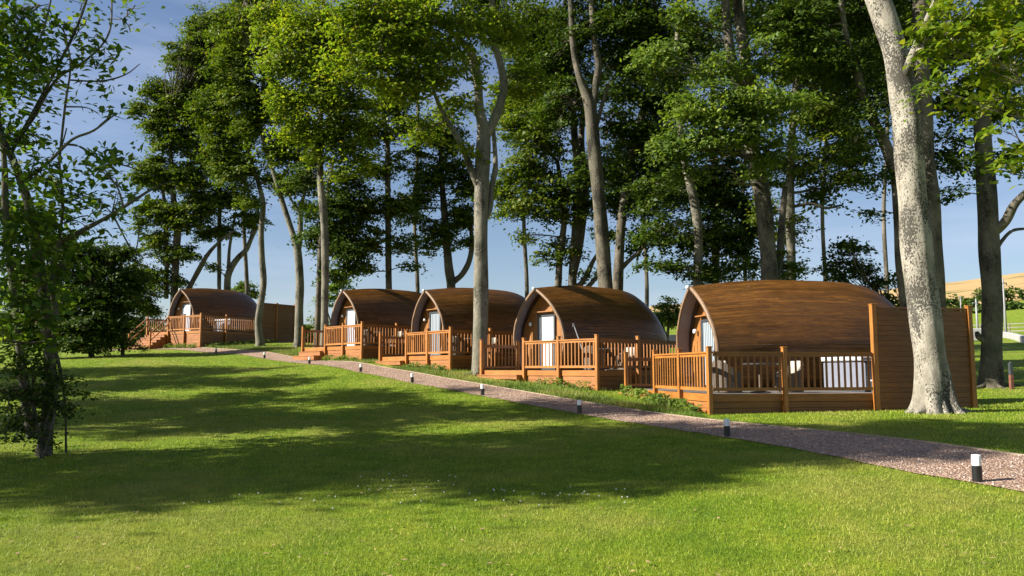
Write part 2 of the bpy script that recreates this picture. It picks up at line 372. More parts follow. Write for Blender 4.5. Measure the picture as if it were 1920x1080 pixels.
def mat_gravel():
    m, t, b = mat_new('pink_gravel'); tc = N(t, 'ShaderNodeTexCoord'); o = tc.outputs['Object']
    vo = N(t, 'ShaderNodeTexVoronoi', i_Scale=34.0); L(t, o, vo.inputs['Vector'])
    sx = N(t, 'ShaderNodeSeparateColor'); L(t, vo.outputs['Color'], sx.inputs[0])
    c = ramp(t, sx.outputs[0], [(0, (.21, .125, .085)), (.45, (.39, .25, .17)), (.8, (.52, .36, .25)), (1, (.62, .51, .41))])
    c = mixc(t, .7, c, ramp(t, noise(t, o, 1.1, 5, .6), [(.3, (.75, .72, .7)), (.7, (1.15, 1.1, 1.05))]), 'MULTIPLY')
    c = mixc(t, .8, c, ramp(t, vo.outputs['Distance'], [(0, (1.1, 1.1, 1.1)), (.75, (.55, .52, .5))]), 'MULTIPLY')
    L(t, c, b.inputs['Base Color']); b.inputs['Roughness'].default_value = .85
    iv = N(t, 'ShaderNodeMath', operation='MULTIPLY'); iv.inputs[1].default_value = -1; L(t, vo.outputs['Distance'], iv.inputs[0])
    bump(t, iv.outputs[0], b, .03)
    return m
M['gravel'] = mat_gravel()
tag(mesh_np('path', np.column_stack([pv, pz]), pq, M['gravel'], smooth=True), kind='structure')
# timber edging on the far side
ev, ef = [], []
for i in range(len(pe)):
    p = pe[i] + nrm[i] * (wd[i] + .0); q = pe[i] + nrm[i] * (wd[i] + .045); z = gz(*p)
    h = .032
    ev += [(p[0], p[1], z - .05), (p[0], p[1], z + h), (q[0], q[1], z + h), (q[0], q[1], z - .05)]
for i in range(len(pe) - 1):
    for k in range(4):
        a = 4 * i; ef.append((a + k, a + (k + 1) % 4, a + 4 + (k + 1) % 4, a + 4 + k))
tag(mesh_np('kerb', ev, ef, M['edging']), kind='structure')
def in_path(x, y, m=0.0):
    d = np.hypot(x[:, None] - pe[None, :, 0], y[:, None] - pe[None, :, 1]); i = d.argmin(1)
    s_ = (x - pe[i, 0]) * nrm[i, 0] + (y - pe[i, 1]) * nrm[i, 1]
    return (s_ > 0 - m) & (s_ < wd[i] + m)
# loose stones
n = 9000
ii = rng.integers(0, 120, n); uu = rng.random(n)
sx_ = pe[ii] + tn[ii] * rng.uniform(-.3, .3, (n, 1)) + nrm[ii] * (uu * wd[ii])[:, None]
keep = in_path(sx_[:, 0], sx_[:, 1], .05); sx_ = sx_[keep]; n = len(sx_)
sz = rng.uniform(.006, .018, n)
oct_ = np.array([(1, 0, 0), (0, 1, 0), (-1, 0, 0), (0, -1, 0), (0, 0, .8), (0, 0, -.8)], float)
SV = oct_[None] * rng.uniform(.6, 1.3, (n, 6, 1)) * sz[:, None, None]
ca = rng.uniform(0, 6.28, n); rot = np.stack([np.cos(ca), -np.sin(ca), np.sin(ca), np.cos(ca)], -1).reshape(n, 2, 2)
SV[:, :, :2] = np.einsum('nij,nkj->nki', rot, SV[:, :, :2])
SV[:, :, :2] += sx_[:, None, :]; SV[:, :, 2] += (ground_z(sx_[:, 0], sx_[:, 1]) + .014)[:, None] + sz[:, None] * .3
of = np.array([(0, 1, 4), (1, 2, 4), (2, 3, 4), (3, 0, 4), (1, 0, 5), (2, 1, 5), (3, 2, 5), (0, 3, 5)])
m, t, b = mat_new('loose_stone'); gi = N(t, 'ShaderNodeNewGeometry')
L(t, ramp(t, gi.outputs['Random Per Island'], [(0, (.16, .10, .085)), (.5, (.33, .23, .19)), (1, (.58, .49, .43))]), b.inputs['Base Color']); b.inputs['Roughness'].default_value = .8
tag(mesh_np('gravel', SV, (of[None] + 6 * np.arange(n)[:, None, None]).reshape(-1, 3), m), 'pinkish loose gravel stones scattered along the path', 'gravel', kind='stuff')

# ------------------------------------------------------------------ lawn grass blades
def grass_mat(name, stops):
    m, t, b = mat_new(name); gi = N(t, 'ShaderNodeNewGeometry'); tc = N(t, 'ShaderNodeTexCoord')
    c = ramp(t, gi.outputs['Random Per Island'], stops)
    o = tc.outputs['Object']
    c = mixc(t, .9, c, ramp(t, noise(t, o, .9, 4, .6), [(.32, (.55, .75, .5)), (.5, (1, 1, 1)), (.68, (1.4, 1.2, 1.6))]), 'MULTIPLY')
    c = mixc(t, ramp(t, noise(t, o, .35, 4, .6), [(.48, (0, 0, 0)), (.64, (.65, .65, .65))]), c, (.36, .33, .08))
    L(t, c, b.inputs['Base Color']); b.inputs['Roughness'].default_value = .55; b.inputs['Specular IOR Level'].default_value = .25
    tr = N(t, 'ShaderNodeBsdfTranslucent'); L(t, c, tr.inputs[0]); ms = N(t, 'ShaderNodeMixShader'); ms.inputs[0].default_value = .3
    L(t, b.outputs[0], ms.inputs[1]); L(t, tr.outputs[0], ms.inputs[2]); L(t, ms.outputs[0], t.nodes['Material Output'].inputs[0])
    return m
def blades(x, y, hgt, wid, lean=.6, up=0.0):
    n = len(x); z = ground_z(x, y) + up
    a = rng.uniform(0, 2 * np.pi, n); l = rng.uniform(0, lean, n) * hgt; la = rng.uniform(0, 2 * np.pi, n)
    ux, uy = np.cos(a) * wid / 2, np.sin(a) * wid / 2
    V = np.empty((n, 3, 3))
    V[:, 0] = np.stack([x - ux, y - uy, z - .004], 1); V[:, 1] = np.stack([x + ux, y + uy, z - .004], 1)
    V[:, 2] = np.stack([x + np.cos(la) * l, y + np.sin(la) * l, z + hgt], 1)
    return V
n = 420000
r_ = 4.6 * np.exp(rng.random(n) * math.log(55 / 4.6)); a_ = rng.uniform(-.72, .72, n)
gx, gy = r_ * np.sin(a_), r_ * np.cos(a_)
k_ = ~in_path(gx, gy, -.02)
under = np.zeros(n, bool)
for X, Y, th, z in POD:
    c, s = math.cos(R(th)), math.sin(R(th)); u = (gx - X) * c + (gy - Y) * s; v = (gx - X) * s - (gy - Y) * c
    under |= (u > -1.5) & (u < 6.5) & (v > -1.2) & (v < 4.55)
k_ &= ~under
gx, gy, r_ = gx[k_], gy[k_], r_[k_]
sc_ = np.clip(r_ / 9, .8, 3.2)
hg_ = rng.uniform(.016, .040, len(gx)) * (.75 + .25 * sc_); wg_ = rng.uniform(.004, .009, len(gx)) * sc_
gm = grass_mat('grass_blade', [(0, (.10, .165, .008)), (.5, (.195, .288, .014)), (.85, (.32, .385, .026)), (1, (.46, .41, .12))])
tag(mesh_np('grass', blades(gx, gy, hg_, wg_, 1.1), np.arange(3 * len(gx)).reshape(-1, 3), gm), 'short mown lawn grass, sunlit yellow green with dry patches', 'grass', kind='stuff')
# longer rough grass on the bank between path and decks
n = 60000
ii = rng.integers(28, len(pe) - 3, n)
dd = rng.gamma(1.6, .45, n) + .06
bx = pe[ii] + tn[ii] * rng.uniform(-.3, .3, (n, 1)) + nrm[ii] * (wd[ii] + dd)[:, None]
u_ = np.zeros(n, bool)
for X, Y, th, z in POD:
    c, s = math.cos(R(th)), math.sin(R(th)); u = (bx[:, 0] - X) * c + (bx[:, 1] - Y) * s; v = (bx[:, 0] - X) * s - (bx[:, 1] - Y) * c
    u_ |= (u > -1.62) & (u < 6.5) & (v > -1.2) & (v < 4.62)
    u_ |= (u > -2.6) & (u < -1.4) & (v > -1.2) & (v < 1.3)
u_ |= (bx[:, 0] > 4.3)
bx = bx[~u_]; n = len(bx)
gm2 = grass_mat('rough_grass_blade', [(0, (.07, .13, .015)), (.6, (.13, .21, .025)), (1, (.30, .32, .07))])
tag(mesh_np('rough_grass', blades(bx[:, 0], bx[:, 1], rng.uniform(.04, .15, n) * np.interp(bx[:, 1], [17, 22], [.6, 1]), rng.uniform(.01, .022, n), .7), np.arange(3 * n).reshape(-1, 3), gm2), 'rough unmown grass on the bank between gravel path and timber decks', 'grass', kind='stuff')
# daisies
cl = [(-2.2, 9.6, 1.6), (-1.2, 10.4, 1.2), (-.3, 9.6, .9), (1.0, 9.4, .8)]
dv = []
for cx, cy, rr in cl:
    q = rng.normal(0, 1, (14, 2)) * (rr * .6, rr * .35) + (cx, cy); dv.append(q)
dv = np.concatenate(dv); dz = ground_z(dv[:, 0], dv[:, 1]) + .042
mb = MB()
for (x, y), z in zip(dv, dz):
    if in_path(np.array([x]), np.array([y]), .1)[0]: continue
    mb.lathe([(.004, -.008), (.010, 0), (.008, .004)], (x, y, z - .01), 6)
tag(mb.build('daisies', M['white']), 'tiny white daisies dotted over the lawn', 'daisies', kind='stuff')

n = 260
fa = rng.uniform(-.6, .6, n); fr_ = 5.6 * np.exp(rng.random(n) * 1.5); fx_, fy_ = fr_ * np.sin(fa), fr_ * np.cos(fa)
LV = []; fz_ = ground_z(fx_, fy_) + .035
for x, y, z in zip(fx_, fy_, fz_):
    a = rng.uniform(0, 6.28); l = rng.uniform(.015, .035); c_, s_ = math.cos(a) * l, math.sin(a) * l; h_ = rng.uniform(0, .012, 4)
    LV += [(x - c_, y - s_, z + h_[0]), (x + s_ * .5, y - c_ * .5, z + h_[1]), (x + c_, y + s_, z + h_[2]), (x - s_ * .5, y + c_ * .5, z + h_[3])]
tag(mesh_np('fallen_leaves', LV, np.arange(4 * n).reshape(-1, 4), simple('dead_leaf', (.30, .20, .09), .8, .5, 3)), 'small dry brown leaves fallen on the lawn and path', 'leaves', kind='stuff')

# ------------------------------------------------------------------ pods and decks
prof = [(0, 1), (.10, .972), (.22, .935), (.38, .878), (.54, .812), (.68, .738), (.80, .655), (.90, .58), (.965, .49), (1, .40), (.985, .31), (.93, .22), (.85, .13), (.75, .04), (.68, -.03)]
prof = catmull(prof, 3)
HA, HW = 3.0, 1.36
PLEN = [6.95]
def hull_scale(s):
    """width and height factor at fraction s of the length"""
    w = 1 + .12 * math.sin(min(s / .45, 1) * math.pi / 2); h = 1 + .085 * math.sin(min(s / .40, 1) * math.pi / 2)
    if s > .42:
        k = (s - .42) / .58; w *= max(0, 1 - k ** 3.2) ** (1 / 2.2); h *= max(0, 1 - k ** 4.6) ** (1 / 2.3)
    return w, h
def hull_pt(u, side, j, inset=0.0):
    PL = PLEN[0]
    px, pz = prof[j]
    ue = .24 * (1 - pz) ** .8 if pz < 1 else 0
    uu = ue + u * (PL - ue); s = uu / PL
    w, h = hull_scale(s)
    x = max(0, px * HW * w - inset * (1 if px > .02 else 0)) ; z = pz * HA * h - inset * (.9 if pz > .6 else .3 * max(0, pz))
    if pz < 0: z = pz * HA
    return (uu, side * x, z)
def grid_mesh(name, rows, mat, parent, uvs=None, flip=False):
    nr_, nc = len(rows), len(rows[0]); V = [p for r in rows for p in r]
    Fc = []
    for i in range(nr_ - 1):
        for j in range(nc - 1):
            q = (i * nc + j, i * nc + j + 1, (i + 1) * nc + j + 1, (i + 1) * nc + j)
            Fc.append(q[::-1] if flip else q)
    return mesh_np(name, V, Fc, mat, parent, True, uvs)
npf = len(prof)
order = [(-1, j) for j in range(npf - 1, 0, -1)] + [(1, j) for j in range(npf)]
arc = [0]
for j in range(1, npf): arc.append(arc[-1] + math.hypot((prof[j][0] - prof[j - 1][0]) * HW, (prof[j][1] - prof[j - 1][1]) * HA))
def make_pod(idx, door_infill, label):
    X, Y, th, zd = POD[idx]
    t = thing('camping_pod', label, 'cabin', (X, Y, zd), R(th), 'wooden camping pods in a row')
    PLEN[0] = 7.45 if idx == 0 else 6.95
    US = [0, .015, .03] + list(np.linspace(.06, .9, 26)) + [.92, .94, .955, .968, .978, .987, .994, .998]
    rows = [[hull_pt(u, sd, j) for sd, j in order] for u in US]
    uv = [(p[0], sd * arc[j] + 20) for r in rows for p, (sd, j) in zip(r, order)]
    hull = grid_mesh('hull', rows, M['hull'], t, uv, flip=False)
    # inner lining: pale band near the mouth, dark behind
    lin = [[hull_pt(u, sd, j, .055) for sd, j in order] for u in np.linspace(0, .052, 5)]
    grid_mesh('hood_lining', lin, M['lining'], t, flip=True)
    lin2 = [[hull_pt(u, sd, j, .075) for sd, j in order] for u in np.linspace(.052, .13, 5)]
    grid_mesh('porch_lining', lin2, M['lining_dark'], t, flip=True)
    # mouth trim: a thin rounded strip that closes shell and lining
    a = [hull_pt(0, sd, j) for sd, j in order]; b_ = [hull_pt(0, sd, j, .055) for sd, j in order]
    def off(p, d): return (p[0] + d, p[1], p[2])
    o1 = [(p[0] + .05, p[1] * 1.006, p[2] + (.008 if p[2] > 1.2 else 0)) for p in a]; o2 = [(p[0] - .025, p[1] * 1.006, p[2] + (.008 if p[2] > 1.2 else 0)) for p in a]; o3 = [off(p, -.025) for p in b_]; o4 = [off(p, .03) for p in b_]
    grid_mesh('arch_trim', [o1, o2, o3, o4], M['trim'], t)
    # front wall, recessed
    uf = .072
    fw = [hull_pt(uf, sd, j, .08) for sd, j in order]; xf = .60
    poly = [(xf, p[1], p[2]) for p in fw]
    bmn = len(poly); cx = [(xf, 0, 1.2)]
    mb = MB(); mb.v = poly + cx; mb.f = [(i, i + 1, bmn) for i in range(bmn - 1)] + [(bmn - 1, 0, bmn)]
    for v in (-1.06, -.82, .62, .86, 1.08): mb.box(xf - .014, xf - .002, v - .012, v + .012, -.02, 1.9 - .55 * abs(v))
    mb.build('front_wall', M['front'], t)
    # door
    y0, y1, zt = -.50, .46, 2.06
    mb = MB(); mb.box(xf - .07, xf - .02, y0, y0 + .09, 0, zt, .006); mb.box(xf - .07, xf - .02, y1 - .09, y1, 0, zt, .006)
    mb.box(xf - .07, xf - .02, y0 + .09, y1 - .09, zt - .09, zt, .006); mb.box(xf - .07, xf - .02, y0 + .09, y1 - .09, 0.0, .12, .006)
    d = mb.build('door', M['frame'], t)
    mb = MB(); mb.box(xf - .040, xf - .030, y0 + .09, y1 - .09, .12, zt - .09); mb.build('blind', M[door_infill], d)  # curtains on three pods, a painted glass reflection on the far two
    mb = MB(); mb.box(xf - .105, xf - .085, y0 + .05, y0 + .07, .95, 1.13, .004); mb.box(xf - .085, xf - .07, y0 + .045, y0 + .075, .99, 1.03); mb.build('handle', M['metalpost'], d)
    mb = MB(); mb.box(xf - .20, xf - .003, y0 - .02, y1 + .10, 2.13, 2.17, .004); mb.build('canopy', M['front'], t)
    mb = MB(); mb.lathe([(.05, -.06), (.06, -.03), (.06, .04), (.03, .07)], (xf - .10, .80, 1.72), 14); mb.build('wall_lamp', M['white'], t, True)
    mb = MB(); mb.lathe([(.03, -.06), (.055, -.03), (.06, .02), (.035, .05)], (-.055, 0, HA - .02), 12); mb.build('apex_lamp', M['white'], t, True)
    zg = min(gz(X + 7 * math.cos(R(th)), Y + 7 * math.sin(R(th))), gz(X, Y)) - zd - .3
    mb = MB(); mb.box(.3, 5.6, -.86, .86, zg, -.07); mb.build('plinth', M['plinth'], t)
    return t
pods = [
    make_pod(0, 'blind_grey', 'largest curved wooden pod, flank glowing orange brown behind the deck with the slatted screen'),
    make_pod(1, 'blind_white', 'dark curved wooden pod with a plain white door panel and pale pole leaning on it'),
    make_pod(2, 'blind_grey', 'wooden pod partly hidden by the straight grey trunk, grey curtain in its glass door'),
    make_pod(3, 'blind_blue', 'second wooden pod from the far end, pale blind in its door, beside two slim trunks'),
    make_pod(4, 'blind_blue', 'smallest and farthest wooden pod, behind the raised deck with the flight of stairs'),
]
# local deck frame: x = u, y = -v
DW, DF, TM, TE, TL, S2 = 4.57, 1.51, 1.65, 3.34, 5.67, 1.79
DK_END = -DF + 6.85
def make_deck(idx, screen, label):
    X, Y, th, zd = POD[idx]; c, s = math.cos(R(th)), math.sin(R(th))
    t = thing('deck', label, 'deck', (X, Y, zd), R(th), 'timber decks with railings around the pods')
    def lg(u, v): return gz(X + c * u + s * v, Y + s * u - c * v) - zd
    vr, vm, ve, vl = DW, DW - TM, DW - TE, DW - TL
    # boards
    mb = MB(); x = -DF
    while x < DK_END - .01:
        hi_ = (DW - .04)
        mb.box(x + .003, min(x + .137, DK_END), -hi_, -vl - .04 if x < .15 else -.80, -.028, 0); x += .14
    mb.build('floor_boards', M['board'], t)
    # fascia
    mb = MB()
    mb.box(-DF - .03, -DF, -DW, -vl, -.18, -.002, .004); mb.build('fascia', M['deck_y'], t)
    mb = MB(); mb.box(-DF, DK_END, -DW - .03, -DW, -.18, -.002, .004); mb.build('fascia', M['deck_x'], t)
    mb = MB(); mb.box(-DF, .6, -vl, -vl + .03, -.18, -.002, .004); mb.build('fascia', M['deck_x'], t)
    # skirts of horizontal boards
    def skirt(name, p, q, mat, seg=1):
        mb = MB(); low = min(lg(p[0], p[1]), lg(q[0], q[1]), lg((p[0] + q[0]) / 2, (p[1] + q[1]) / 2)) - .08
        z = -.19
        while z > low:
            z1 = z - .135
            if abs(p[0] - q[0]) < .01: mb.box(p[0] - .004, p[0] + .016, -q[1], -p[1], z1, z, .003)
            else: mb.box(p[0], q[0], -p[1] - .012, -p[1] + .008, z1, z, .003)
            z -= .141
        mb.build(name, mat, t)
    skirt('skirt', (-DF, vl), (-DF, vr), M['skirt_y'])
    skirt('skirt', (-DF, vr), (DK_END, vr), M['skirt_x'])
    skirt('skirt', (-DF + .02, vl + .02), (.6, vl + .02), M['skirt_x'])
    # posts
    def post(u, v, top=1.10, w=.105, foot=True):
        mb = MB(); zl = lg(u, v) - .12 if foot else 0.0
        mb.box(u - w / 2, u + w / 2, -v - w / 2, -v + w / 2, zl, top - .028, .006)
        mb.box(u - w / 2 - .012, u + w / 2 + .012, -v - w / 2 - .012, -v + w / 2 + .012, top - .028, top, .008)
        return mb.build('post', M['deck_z'], t)
    e = .085
    uf = -DF - e; vs = vr + e
    for v in (vs - .03, vm, ve, vl): post(uf, v)
    srail_end = DK_END if not screen else -DF + (4.18 if idx == 0 else 4.3)
    sp = [-DF + S2, -DF + 4.18] + ([DK_END] if not screen else [])
    if screen: sp = [-DF + S2]
    for u in sp: post(u, vs)
    post(.12, vl + .03, foot=False)
    # railing bays
    def bay(p, q, top=.98, bot=.11, nb=None):
        p = np.array(p, float); q = np.array(q, float); Ln = np.linalg.norm(q - p); d = (q - p) / Ln
        p2, q2 = p + d * .05, q - d * .05
        mb = MB(); P3 = lambda a, z: (a[0], -a[1], z)
        mb.obox(P3(p2, top - .02), P3(q2, top - .02), .095, .04); mb.obox(P3(p2, top - .075), P3(q2, top - .075), .04, .07)
        mb.obox(P3(p2, bot), P3(q2, bot), .045, .075)
        nb = nb or max(2, int(Ln / .165))
        for i in range(nb):
            a = p2 + (q2 - p2) * ((i + .5) / nb); mb.box(a[0] - .019, a[0] + .019, -a[1] - .019, -a[1] + .019, bot + .0376, top - .11)
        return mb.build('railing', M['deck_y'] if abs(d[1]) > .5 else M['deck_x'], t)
    bay((uf, vs - .03), (uf, vm)); bay((uf, vm), (uf, ve))
    pts = [-DF - e + .03] + sp + ([srail_end - .05] if screen else [])
    for a, b_ in zip(pts[:-1], pts[1:]): bay((a, vs), (b_, vs))
    bay((uf, vl + .0), (.12, vl + .03), .93)
    bay((DK_END - .05, vs), (DK_END - .05, 1.62)); 
    # steps at the opening
    h = -(lg(-DF - .3, (vl + ve) / 2)); ns = max(1, int(round(h / .19)) - 1); 
    rise = h / (ns + 1)
    if idx == 4: run = 1.35 / ns
    else: run = .30
    for k in range(ns):
        zt = -rise * (k + 1); u1 = -DF - .03 - run * k; mb = MB()
        u0 = u1 - run - (.02 if k == ns - 1 else 0)
        mb.box(u0 - .02, u1 - .004, -ve + .07, -vl - .07, zt - .035, zt, .005)
        mb.box(u0, u0 + .02, -ve + .08, -vl - .08, max(zt - rise, -h - .1), zt - .037, .002)
        mb.box(u0 + .02, u1 - .006, -ve + .08, -ve + .10, -h - .1, zt - .037); mb.box(u0 + .02, u1 - .006, -vl - .10, -vl - .08, -h - .1, zt - .037)
        mb.build('step', M['skirt_y'], t)
    if idx == 4:   # stair handrails
        for v in (ve, vl):
            ub = uf - 1.25; zb = lg(ub, v)
            mb = MB(); mb.box(ub - .05, ub + .05, -v - .05, -v + .05, zb - .1, zb + 1.12, .006); mb.build('post', M['deck_z'], t)
            mb = MB(); mb.obox((ub, -v, zb + 1.02), (uf, -v, .96), .06, .07); mb.obox((ub, -v, zb + .55), (uf, -v, .5), .04, .06)
            mb.build('stair_rail', M['deck_x'], t)
    if screen:
        ua = srail_end; ubk = DK_END if idx == 0 else -DF + 7.5; top = 2.08
        for u in ([ua, ubk] if idx == 0 else [ua, -DF + 5.9, ubk]):
            post(u, vs, top + .07, .12)
        lo = min(lg(ua, vs), lg(ubk, vs)) - .08
        mb = MB(); z = lo
        while z < top - .08:
            z1 = min(z + .118, top - .06); mb.box(ua + .05, ubk - .05, -vs - .014, -vs + .014, z, z1, .004); z += .125
        mb.box(ua + .05, ubk - .05, -vs - .004, -vs + .004, lo, top - .07)
        mb.box(ua + .05, ubk - .05, -vs - .035, -vs + .035, top - .06, top, .006)
        mb.build('privacy_screen', M['skirt_x'], t)
    return t
decks = [
    make_deck(0, True, 'largest timber deck with a tall slatted privacy screen behind the big pale trunk'),
    make_deck(1, False, 'timber deck before the white door panel, its low step beside the straight grey trunk'),
    make_deck(2, False, 'timber deck with two shallow steps, its side railing crossed by the straight grey trunk'),
    make_deck(3, False, 'timber deck of the second pod from the far end, right of two slim trunks'),
    make_deck(4, True, 'farthest timber deck, raised high, with a flight of stairs, handrails and plain screen'),
]
# furniture
def local(idx, u, v, z=0):
    X, Y, th, zd = POD[idx]; c, s = math.cos(R(th)), math.sin(R(th)); return (X + c * u + s * v, Y + s * u - c * v, zd + z)
def make_chair(label):
    t = thing('garden_chair', label, 'chair', group='rattan tub chairs on the decks')
    mb = MB(); seg = 14
    V, Fc = [], []
    # wrap-round tub back: thick curved shell open to +x
    for k in range(seg + 1):
        a = R(60 + 240 * k / seg); h = .42 + .38 * math.exp(-((k / seg - .5) / .33) ** 2)
        for r, z in ((.36, .02), (.37, h), (.31, h), (.30, .02)): V.append((r * math.cos(a), r * math.sin(a) * .95, z))
    for k in range(seg):
        for q in range(4): Fc.append((4 * k + q, 4 * k + (q + 1) % 4, 4 * k + 4 + (q + 1) % 4, 4 * k + 4 + q))
    Fc += [(0, 3, 2, 1), (4 * seg, 4 * seg + 1, 4 * seg + 2, 4 * seg + 3)]
    mesh_np('backrest', V, Fc, M['rattan'], t, False)
    mb = MB(); mb.lathe([(.28, .02), (.29, .30), (.28, .36)], (0.02, 0, 0), 18); mb.build('seat', M['rattan'], t)
    mb = MB(); mb.lathe([(.24, .36), (.27, .39), (.27, .43), (.23, .46)], (0.03, 0, 0), 18); mb.build('cushion', M['cushion'], t, True)
    mb = MB(); mb.box(-.29, -.20, -.20, .20, .45, .78, .035); mb.build('back_cushion', M['cushion'], t, True)
    return t
def copy_tree(o, parent=None):
    c_ = o.copy(); COL.objects.link(c_); c_.parent = parent
    for ch in [x for x in bpy.data.objects if x.parent == o and x != c_]: copy_tree(ch, c_)
    return c_
c0 = make_chair('')
used = [False]
def put_chair(idx, u, v, rz, label):
    o = copy_tree(c0) if used[0] else c0; used[0] = True
    o.location = local(idx, u, v); o.rotation_euler = (0, 0, R(POD[idx][2] + rz)); o['label'] = label
def table(idx, u, v, label):
    t = thing('round_table', label, 'table', local(idx, u, v), 0, 'small round tables on the decks')
    mb = MB(); mb.lathe([(.42, .68), (.44, .69), (.44, .715), (.42, .725)], seg=28); mb.build('tabletop', M['tabletop'], t)
    mb = MB(); mb.lathe([(.25, .0), (.25, .02), (.04, .05), (.035, .66), (.12, .68)], seg=18); mb.build('pedestal', M['rattan'], t)
dn = ['the largest deck', 'the white door pod deck', 'the deck the grey trunk crosses', 'the second farthest deck', 'the farthest raised deck']
for i in range(5):
    put_chair(i, -.62, 3.55, 20, 'brown rattan tub chair, front one of two on ' + dn[i])
    put_chair(i, 1.05, 3.5, 190, 'brown rattan tub chair, rear one of two on ' + dn[i])
    table(i, .25, 3.55, 'small dark round table between the two rattan chairs on ' + dn[i])
def hot_tub(idx, u, v, label):
    X, Y, th, zd = POD[idx]; t = thing('hot_tub', label, 'hot tub', local(idx, u, v), R(th), 'hot tubs behind the side railing')
    mb = MB(); mb.box(-.80, .80, -.9, .9, .04, .78, .05); mb.build('cabinet', M['tub_grey'], t)
    mb = MB()
    for x in np.arange(-.7, .75, .2): mb.box(x, x + .012, -.908, -.9, .1, .74)
    mb.build('panel_seam', M['frame'], t)
    mb = MB(); mb.box(-.87, .87, -.97, .97, .785, .90, .03); mb.build('cover', M['tub_white'], t)
    mb = MB(); mb.box(-.78, .78, -.88, .88, 0, .04); mb.build('base', M['frame'], t)
    t2 = thing('step_box', 'low white edged step box before the hot tub on ' + dn[idx], 'step', local(idx, u - .3, v + 1.12), R(th), 'hot tub step boxes')
    mb = MB(); mb.box(-.36, .36, -.17, .17, .0, .27, .01); mb.build('box', M['frame'], t2)
    mb = MB(); mb.box(-.38, .38, -.19, .19, .272, .31, .01); mb.build('tread', M['tub_white'], t2)
hot_tub(0, 3.75, 2.9, 'pale grey hot tub with white cover behind the right part of the nearest railing')
hot_tub(4, 2.0, 2.9, 'lilac grey hot tub behind the railing of the farthest raised deck')
# leaning pole by pod 2
mb = MB(); a = Vector(local(1, .6, 2.15, .02)); b_ = Vector(local(1, .38, 1.62, 1.62)); mb.obox(a, b_, .028, .028)
pl = thing('leaning_pole', 'thin pale pole leaning on the dark flank of the pod with the white door panel', 'pole', a)
o = mb.build('shaft', M['metalpost'], None); o.parent = pl; o.matrix_parent_inverse = Matrix.Translation(-a)
mb = MB(); mb.obox(b_ + Vector((-.0, 0, -.10)), b_ + Vector((-.005, -.01, .03)), .06, .06); o = mb.build('tip', M['metalpost'], None); o.parent = pl; o.matrix_parent_inverse = Matrix.Translation(-a)

# ------------------------------------------------------------------ bollard lights
bd = ['nearest black bollard light with white top, at the right end of the path', 'black bollard light with white top before the nearest deck corner', 'third bollard light from the right, beside the weedy bank', 'bollard light with white top opposite the foot of the straight grey trunk',
      'fifth bollard light from the right, on the shaded lawn edge', 'bollard light opposite the deck of the second pod from the far end', 'bollard light near the shallow steps of the second pod from the far end', 'small far bollard light on the path right of the farthest deck', 'small far bollard light standing just before the farthest deck', 'lone far bollard light in shade under the dark bushes at the left']
def make_bollard():
    t = thing('bollard_light', '', 'bollard light', group='bollard lights along the gravel path')
    mb = MB(); mb.lathe([(.055, -.06), (.055, .19), (.050, .195)], seg=20); mb.build('post', M['black'], t, False)
    mb = MB(); mb.lathe([(.050, .196), (.052, .20), (.052, .305), (.048, .318), (.02, .322)], seg=20); mb.build('diffuser', M['lens'], t, False)
    return t
b0 = make_bollard()
for i, b_ in enumerate(BOLL):
    o = b0 if i == 0 else copy_tree(b0); p = at(*b_); o.location = (p.x, p.y, gz(p.x, p.y)); o['label'] = bd[i]
    o.rotation_euler = (R(rng.normal(0, 1.2)), R(rng.normal(0, 1.2)), 0)

# ------------------------------------------------------------------ vegetation
def tube(P, rad, sides=10, flare=None, lump=.06, seed=0):
    """tube along P (n,3) with radii rad; returns V, F (quads)"""
    P = np.asarray(P, float); n = len(P); T = np.gradient(P, axis=0); T /= np.linalg.norm(T, axis=1)[:, None] + 1e-9
    ref = np.tile([[1., 0, 0]], (n, 1)); ref[np.abs(T[:, 0]) > .9] = (0, 1, 0)
    S = np.cross(T, ref); S /= np.linalg.norm(S, axis=1)[:, None]; U = np.cross(S, T)
    a = np.linspace(0, 2 * np.pi, sides, endpoint=False); rg = np.random.default_rng(seed)
    ph = rg.uniform(0, 6.28, 6)
    zz = np.arange(n)[:, None] * .35
    rr = np.asarray(rad)[:, None] * (1 + lump * (np.sin(2 * a + ph[0] + zz) * .6 + np.sin(3 * a + ph[1] - zz * 1.3) * .5 + np.sin(zz * 2.1 + ph[2]) * .5))
    if flare is not None: rr = rr * flare(a, P[:, 2] - P[0, 2])
    V = P[:, None] + S[:, None] * (np.cos(a) * rr)[..., None] + U[:, None] * (np.sin(a) * rr)[..., None]
    i = np.arange(n * sides).reshape(n, sides)
    Fq = np.stack([i[:-1], np.roll(i, -1, 1)[:-1], np.roll(i, -1, 1)[1:], i[1:]], -1).reshape(-1, 4)
    return V.reshape(-1, 3), Fq
class Acc:
    def __init__(s): s.V = []; s.F = []; s.n = 0
    def add(s, V, Fq): s.V.append(V); s.F.append(Fq + s.n); s.n += len(V)
    def build(s, name, mat, parent, smooth=True):
        if not s.V: return None
        return mesh_np(name, np.concatenate(s.V), np.concatenate(s.F), mat, parent, smooth)
